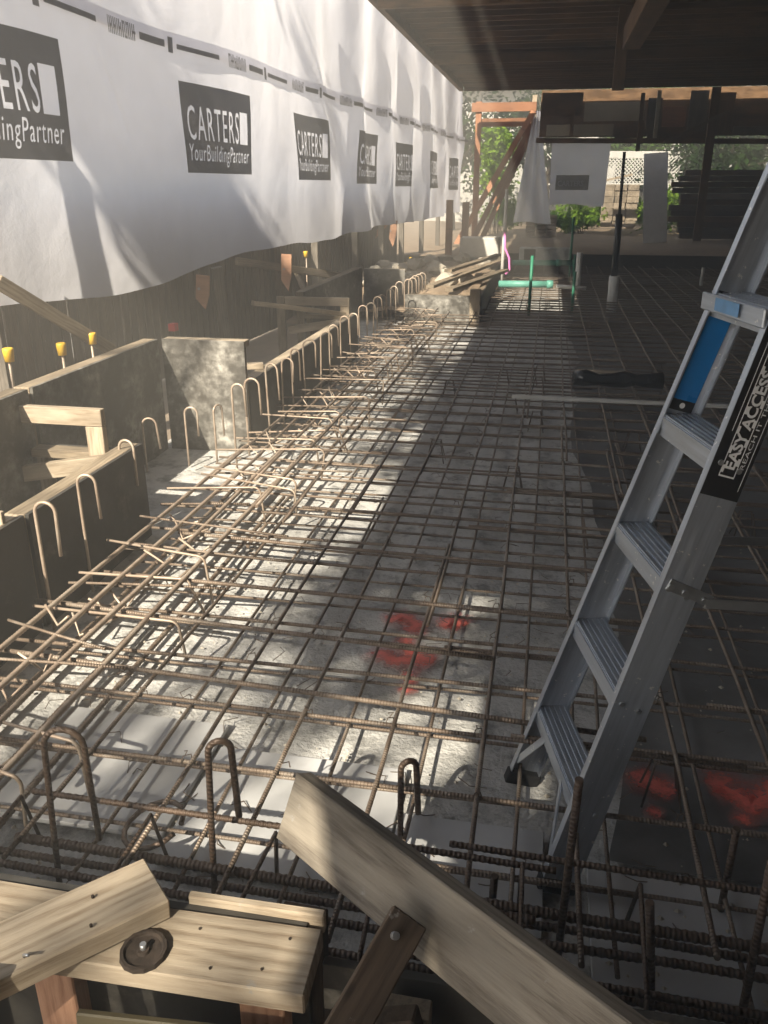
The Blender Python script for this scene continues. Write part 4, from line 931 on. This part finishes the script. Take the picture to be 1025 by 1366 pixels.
tag(block('skirt_board', (-0.48, 23.75, 2.96), (6.4, 23.79, 4.05), M['deck'], None, 0.004), 'wide dark skirt board closing the far edge of the floor', 'board')
cl = thing('tall_grey_sheet', (2.45, 24.6, 0.4), 'tall grey white panel leaning in the garden under the floor edge', 'panel')
board('panel', (2.78, 24.6, 0.36), (2.62, 25.2, 2.62), 0.62, 0.06, M['paint_white'], (0, -1, 0.2), cl, 0.004)
gr = board('garden_beam', (1.2, 26.0, 2.62), (2.95, 26.0, 2.60), 0.1, 0.18, M['paint_white'], (0, 0, 1)); tag(gr, 'grey white beam across the garden behind the square sheet', 'beam')
lt = thing('lattice_screen', (2.1, 29.0, 0.4), 'white diamond lattice screen in the garden', 'lattice')
for i in range(26):
    for s in (1, -1):
        x = 0.6 + i * 0.11
        board('lattice_slat', (x, 29.0 + 0.01 * s, 1.85), (x + s * 0.9, 29.0 + 0.01 * s, 2.75), 0.03, 0.008, M['paint_white'], (0, -1, 0), lt, 0.0)
for z in (1.85, 2.75): board('lattice_frame', (-0.2, 28.97, z), (4.3, 28.97, z), 0.05, 0.03, M['paint_white'], (0, -1, 0), lt, 0.0)
for x in (0.6, 3.4): board('lattice_post', (x, 29.06, 0.3), (x, 29.06, 2.8), 0.08, 0.08, M['paint_white'], (0, -1, 0), lt, 0.0)
cr = thing('timber_stack', (1.85, 28.2, 0.45), 'stack of pale sawn timber blocks in the sunny garden', 'timber stack')
for j in range(7):
    for i in range(3):
        block('timber', (1.47 + i * 0.37 + jit(0.02), 28.05 + jit(0.04), 0.62 + j * 0.175), (1.81 + i * 0.37 + jit(0.02), 28.55, 0.79 + j * 0.175), M['pine'], cr, 0.006)
board('top_plank', (1.35, 28.2, 1.92), (2.3, 28.2, 2.12), 0.3, 0.06, M['pine'], (0, 0, 1), cr)
bs_ = thing('brick_step', (-0.5, 26.2, 0.4), 'low stack of long pale bricks behind the narrow sheet', 'bricks')
for j in range(6):
    for i in range(3): block('brick', (-0.75 + i * 0.30, 26.2 + jit(0.02), 0.42 + j * 0.10), (-0.47 + i * 0.30, 26.5, 0.505 + j * 0.10), M['pine'], bs_, 0.006)
# horizontal board screen at the far right
sc = thing('stacked_timber', (5, 25.2, 0.4), 'dark uneven stack of long timbers beyond the right end of the mesh', 'timber stack')
z = 0.45
while z < 2.2:
    block('timber', (3.3 + jit(0.25), 25.1 + jit(0.12), z), (7.0 + jit(0.5), 25.35, z + 0.14), M[random.choice(('fence', 'deck', 'grey_wood'))], sc, 0.006); z += 0.146

# ------------------------------------------------------------------ planting
def leaves(n, pts_fn, size, mat, seed=0):
    rnd = random.Random(seed); V = []; Fc = []
    for i in range(n):
        p = pts_fn(rnd); s = size * rnd.uniform(0.6, 1.3)
        a = Vector((rnd.gauss(0, 1), rnd.gauss(0, 1), rnd.gauss(0, 0.7))).normalized(); b2 = a.orthogonal().normalized(); b2.rotate(Matrix.Rotation(rnd.uniform(0, 6.3), 3, a))
        k = len(V); V += [p - a * s, p + b2 * s * 0.45, p + a * s, p - b2 * s * 0.45]; Fc.append((k, k + 1, k + 2, k + 3))
    return mesh_from(V, Fc, mat)
def clump_fn(c, rad, ncl, spread, seed):
    rnd = random.Random(seed); cs = []
    for i in range(ncl):
        v = Vector((rnd.gauss(0, 1), rnd.gauss(0, 1), rnd.gauss(0, 1))).normalized() * rnd.uniform(0.35, 1.0)
        cs.append((Vector((v.x * rad[0], v.y * rad[1], v.z * rad[2])), rnd.uniform(0.6, 1.3)))
    def fn(r):
        q, s = r.choice(cs); return q + Vector((r.gauss(0, 1), r.gauss(0, 1), r.gauss(0, 0.8))) * spread * s
    return fn
def bush(name, c, rad, n, size, mat, label, seed, group=None, stems=6):
    t = thing(name, (c[0], c[1], 0.35), label, 'shrub', group)
    meshobj('foliage', leaves(n, clump_fn(c, rad, 26, 0.17 * max(rad), seed), size, M[mat], seed), None, Matrix.Translation(c), t)
    for i in range(stems): tube('stem', [(c[0] + jit(0.15), c[1] + jit(0.15), 0.25), (c[0] + jit(rad[0] * 0.6), c[1] + jit(rad[1] * 0.5), c[2] + rad[2] * 0.3)], 0.012, M['bark'], t, 5)
    return t
def tree(name, base, h, c, rad, n, size, mat, label, seed, ncl=40, spread=0.16, group=None):
    t = thing(name, base, label, 'tree', group); rnd = random.Random(seed); b = Vector(base); top = Vector(c)
    tube('trunk', [b, b.lerp(top, 0.35) + Vector((rnd.uniform(-.15, .15), 0, 0)), b.lerp(top, 0.7), top], [h * 0.022, h * 0.018, h * 0.013, h * 0.007], M['bark'], t, 8)
    for i in range(9):
        s = b.lerp(top, rnd.uniform(0.45, 0.95)); v = Vector((rnd.uniform(-1, 1) * rad[0], rnd.uniform(-1, 1) * rad[1], rnd.uniform(-0.4, 0.9) * rad[2])) * 0.8
        tube('limb', [s, s.lerp(top + v, 0.5) + Vector((0, 0, 0.1)), top + v], [h * 0.008, h * 0.005, h * 0.002], M['bark'], t, 6)
    meshobj('crown', leaves(n, clump_fn(c, rad, ncl, spread * max(rad), seed), size, M[mat], seed), None, Matrix.Translation(c), t)
    return t
bush('garden_shrub', (0.90, 28.3, 1.0), (0.80, 0.5, 0.60), 3800, 0.07, 'leaf_light', 'bright green shrub below the square white sheet', 3)
bush('garden_shrub', (3.25, 28.5, 1.15), (1.05, 0.6, 0.60), 3600, 0.08, 'leaf_light', 'bright green shrub right of the leaning panel', 4)
bush('garden_shrub', (-1.55, 28.0, 1.0), (0.6, 0.4, 0.55), 2300, 0.06, 'leaf_light', 'small green shrub seen under the leaning struts', 5)
bush('garden_shrub', (-0.1, 28.2, 0.75), (0.55, 0.3, 0.35), 1400, 0.06, 'leaf', 'low green shrub beside the stack of bricks', 6)
bush('climbing_vine', (-1.75, 27.0, 2.6), (0.40, 0.35, 1.25), 2800, 0.085, 'leaf_light', 'tall leafy vine behind the timber frame', 7)
tree('garden_tree', (2.6, 30.6, 0.4), 6, (2.4, 30.6, 3.4), (1.6, 1.2, 1.5), 6000, 0.10, 'leaf', 'leafy tree behind the leaning panel', 11)
tree('garden_tree', (5.2, 29.0, 0.4), 6, (5.0, 29.0, 3.0), (1.9, 1.2, 2.2), 8500, 0.10, 'leaf_dark', 'dark leafy tree behind the dark timber stack', 12)
tree('garden_tree', (-0.2, 31.0, 0.4), 6, (-0.2, 31.0, 3.6), (1.8, 1.2, 1.8), 4600, 0.10, 'leaf_dark', 'dark tree behind the hanging sheets', 13)
tree('garden_tree', (-3.4, 30.0, 0.4), 7, (-3.2, 30.0, 3.4), (1.7, 1.3, 2.2), 4600, 0.10, 'leaf_dark', 'dark tree beyond the end of the wrap', 14)
tree('garden_tree', (7.8, 31.0, 0.4), 7, (7.5, 31.0, 3.2), (2.0, 1.4, 2.4), 4600, 0.10, 'leaf_dark', 'dark tree at the right end of the garden', 15)
bush('garden_shrub', (4.6, 27.0, 1.2), (1.2, 0.6, 0.9), 3400, 0.09, 'leaf_dark', 'dark shrub behind the dark timber stack', 8)
nh = thing('weatherboard_house', (0, 35, 0), 'white weatherboard house glimpsed through the garden trees', 'house')
z = 0.2
while z < 5.2:
    block('weatherboard', (-9, 35 + 0.015 * ((z * 10) % 1), z), (13, 35.05, z + 0.176), M['paint_white'], nh, 0.003); z += 0.18
block('window', (2.2, 34.94, 1.6), (3.6, 35.0, 2.9), M['black_pvc'], nh, 0.01); block('eave', (-9.3, 34.4, 5.2), (13.3, 36.0, 5.35), M['paint_white'], nh, 0.01)
block('roof', (-9.4, 34.3, 5.36), (13.4, 40, 5.6), M['grey_wood'], nh, 0.01)
# trees over the left boundary that dapple the light
GT = 'tall trees over the left boundary'
tree('boundary_tree', (-8.2, -2.0, -0.12), 6, (-6.75, -1.9, 9.0), (1.3, 1.8, 1.5), 6200, 0.13, 'leaf', 'tall tree over the near left boundary throwing dappled shade', 21, 30, 0.13, GT)
tree('boundary_tree', (-8.6, 3.4, -0.12), 6, (-8.3, 3.6, 9.4), (2.4, 2.4, 2.4), 3800, 0.13, 'leaf', 'tall tree behind the middle of the paling fence', 22, 26, 0.12, GT)
tree('boundary_tree', (-5.6, -10.6, -0.12), 10, (-4.4, -10.0, 9.0), (1.5, 2.0, 1.5), 1100, 0.11, 'leaf', 'tall tree behind the photographer at the left boundary', 23, 24, 0.11, GT)
tree('boundary_tree', (-6.6, -9.2, -0.12), 4.0, (-3.95, -8.2, 9.0), (0.75, 0.9, 0.6), 620, 0.10, 'leaf', 'small leaning tree behind the photographer', 25, 14, 0.20, GT)
tree('boundary_tree', (-9.0, -3.4, -0.12), 3.2, (-4.5, -3.6, 9.2), (0.45, 3.2, 0.6), 950, 0.11, 'leaf', 'thin leaning tree with an open crown over the gap', 24, 26, 0.07, GT)

hz = bpy.data.materials.new('glare_haze'); hz.use_nodes = True; nt = hz.node_tree; nt.nodes.clear()  # volume added to stand in for warm veiling lens glare
ho = N(nt, 'ShaderNodeOutputMaterial'); hv = N(nt, 'ShaderNodeVolumePrincipled'); hv.inputs['Color'].default_value = (1.0, 0.96, 0.88, 1); hv.inputs['Density'].default_value = 0.036; hv.inputs['Anisotropy'].default_value = 0.0
nt.links.new(hv.outputs[0], ho.inputs['Volume'])
bm = bmesh.new(); bmesh.ops.create_cube(bm, size=1.0); bmesh.ops.scale(bm, vec=(44, 66, 14), verts=bm.verts); me = bpy.data.meshes.new('haze'); bm.to_mesh(me); bm.free()
o = meshobj('haze', me, hz, Matrix.Translation((1.5, 16, 5.8))); o['kind'] = 'stuff'
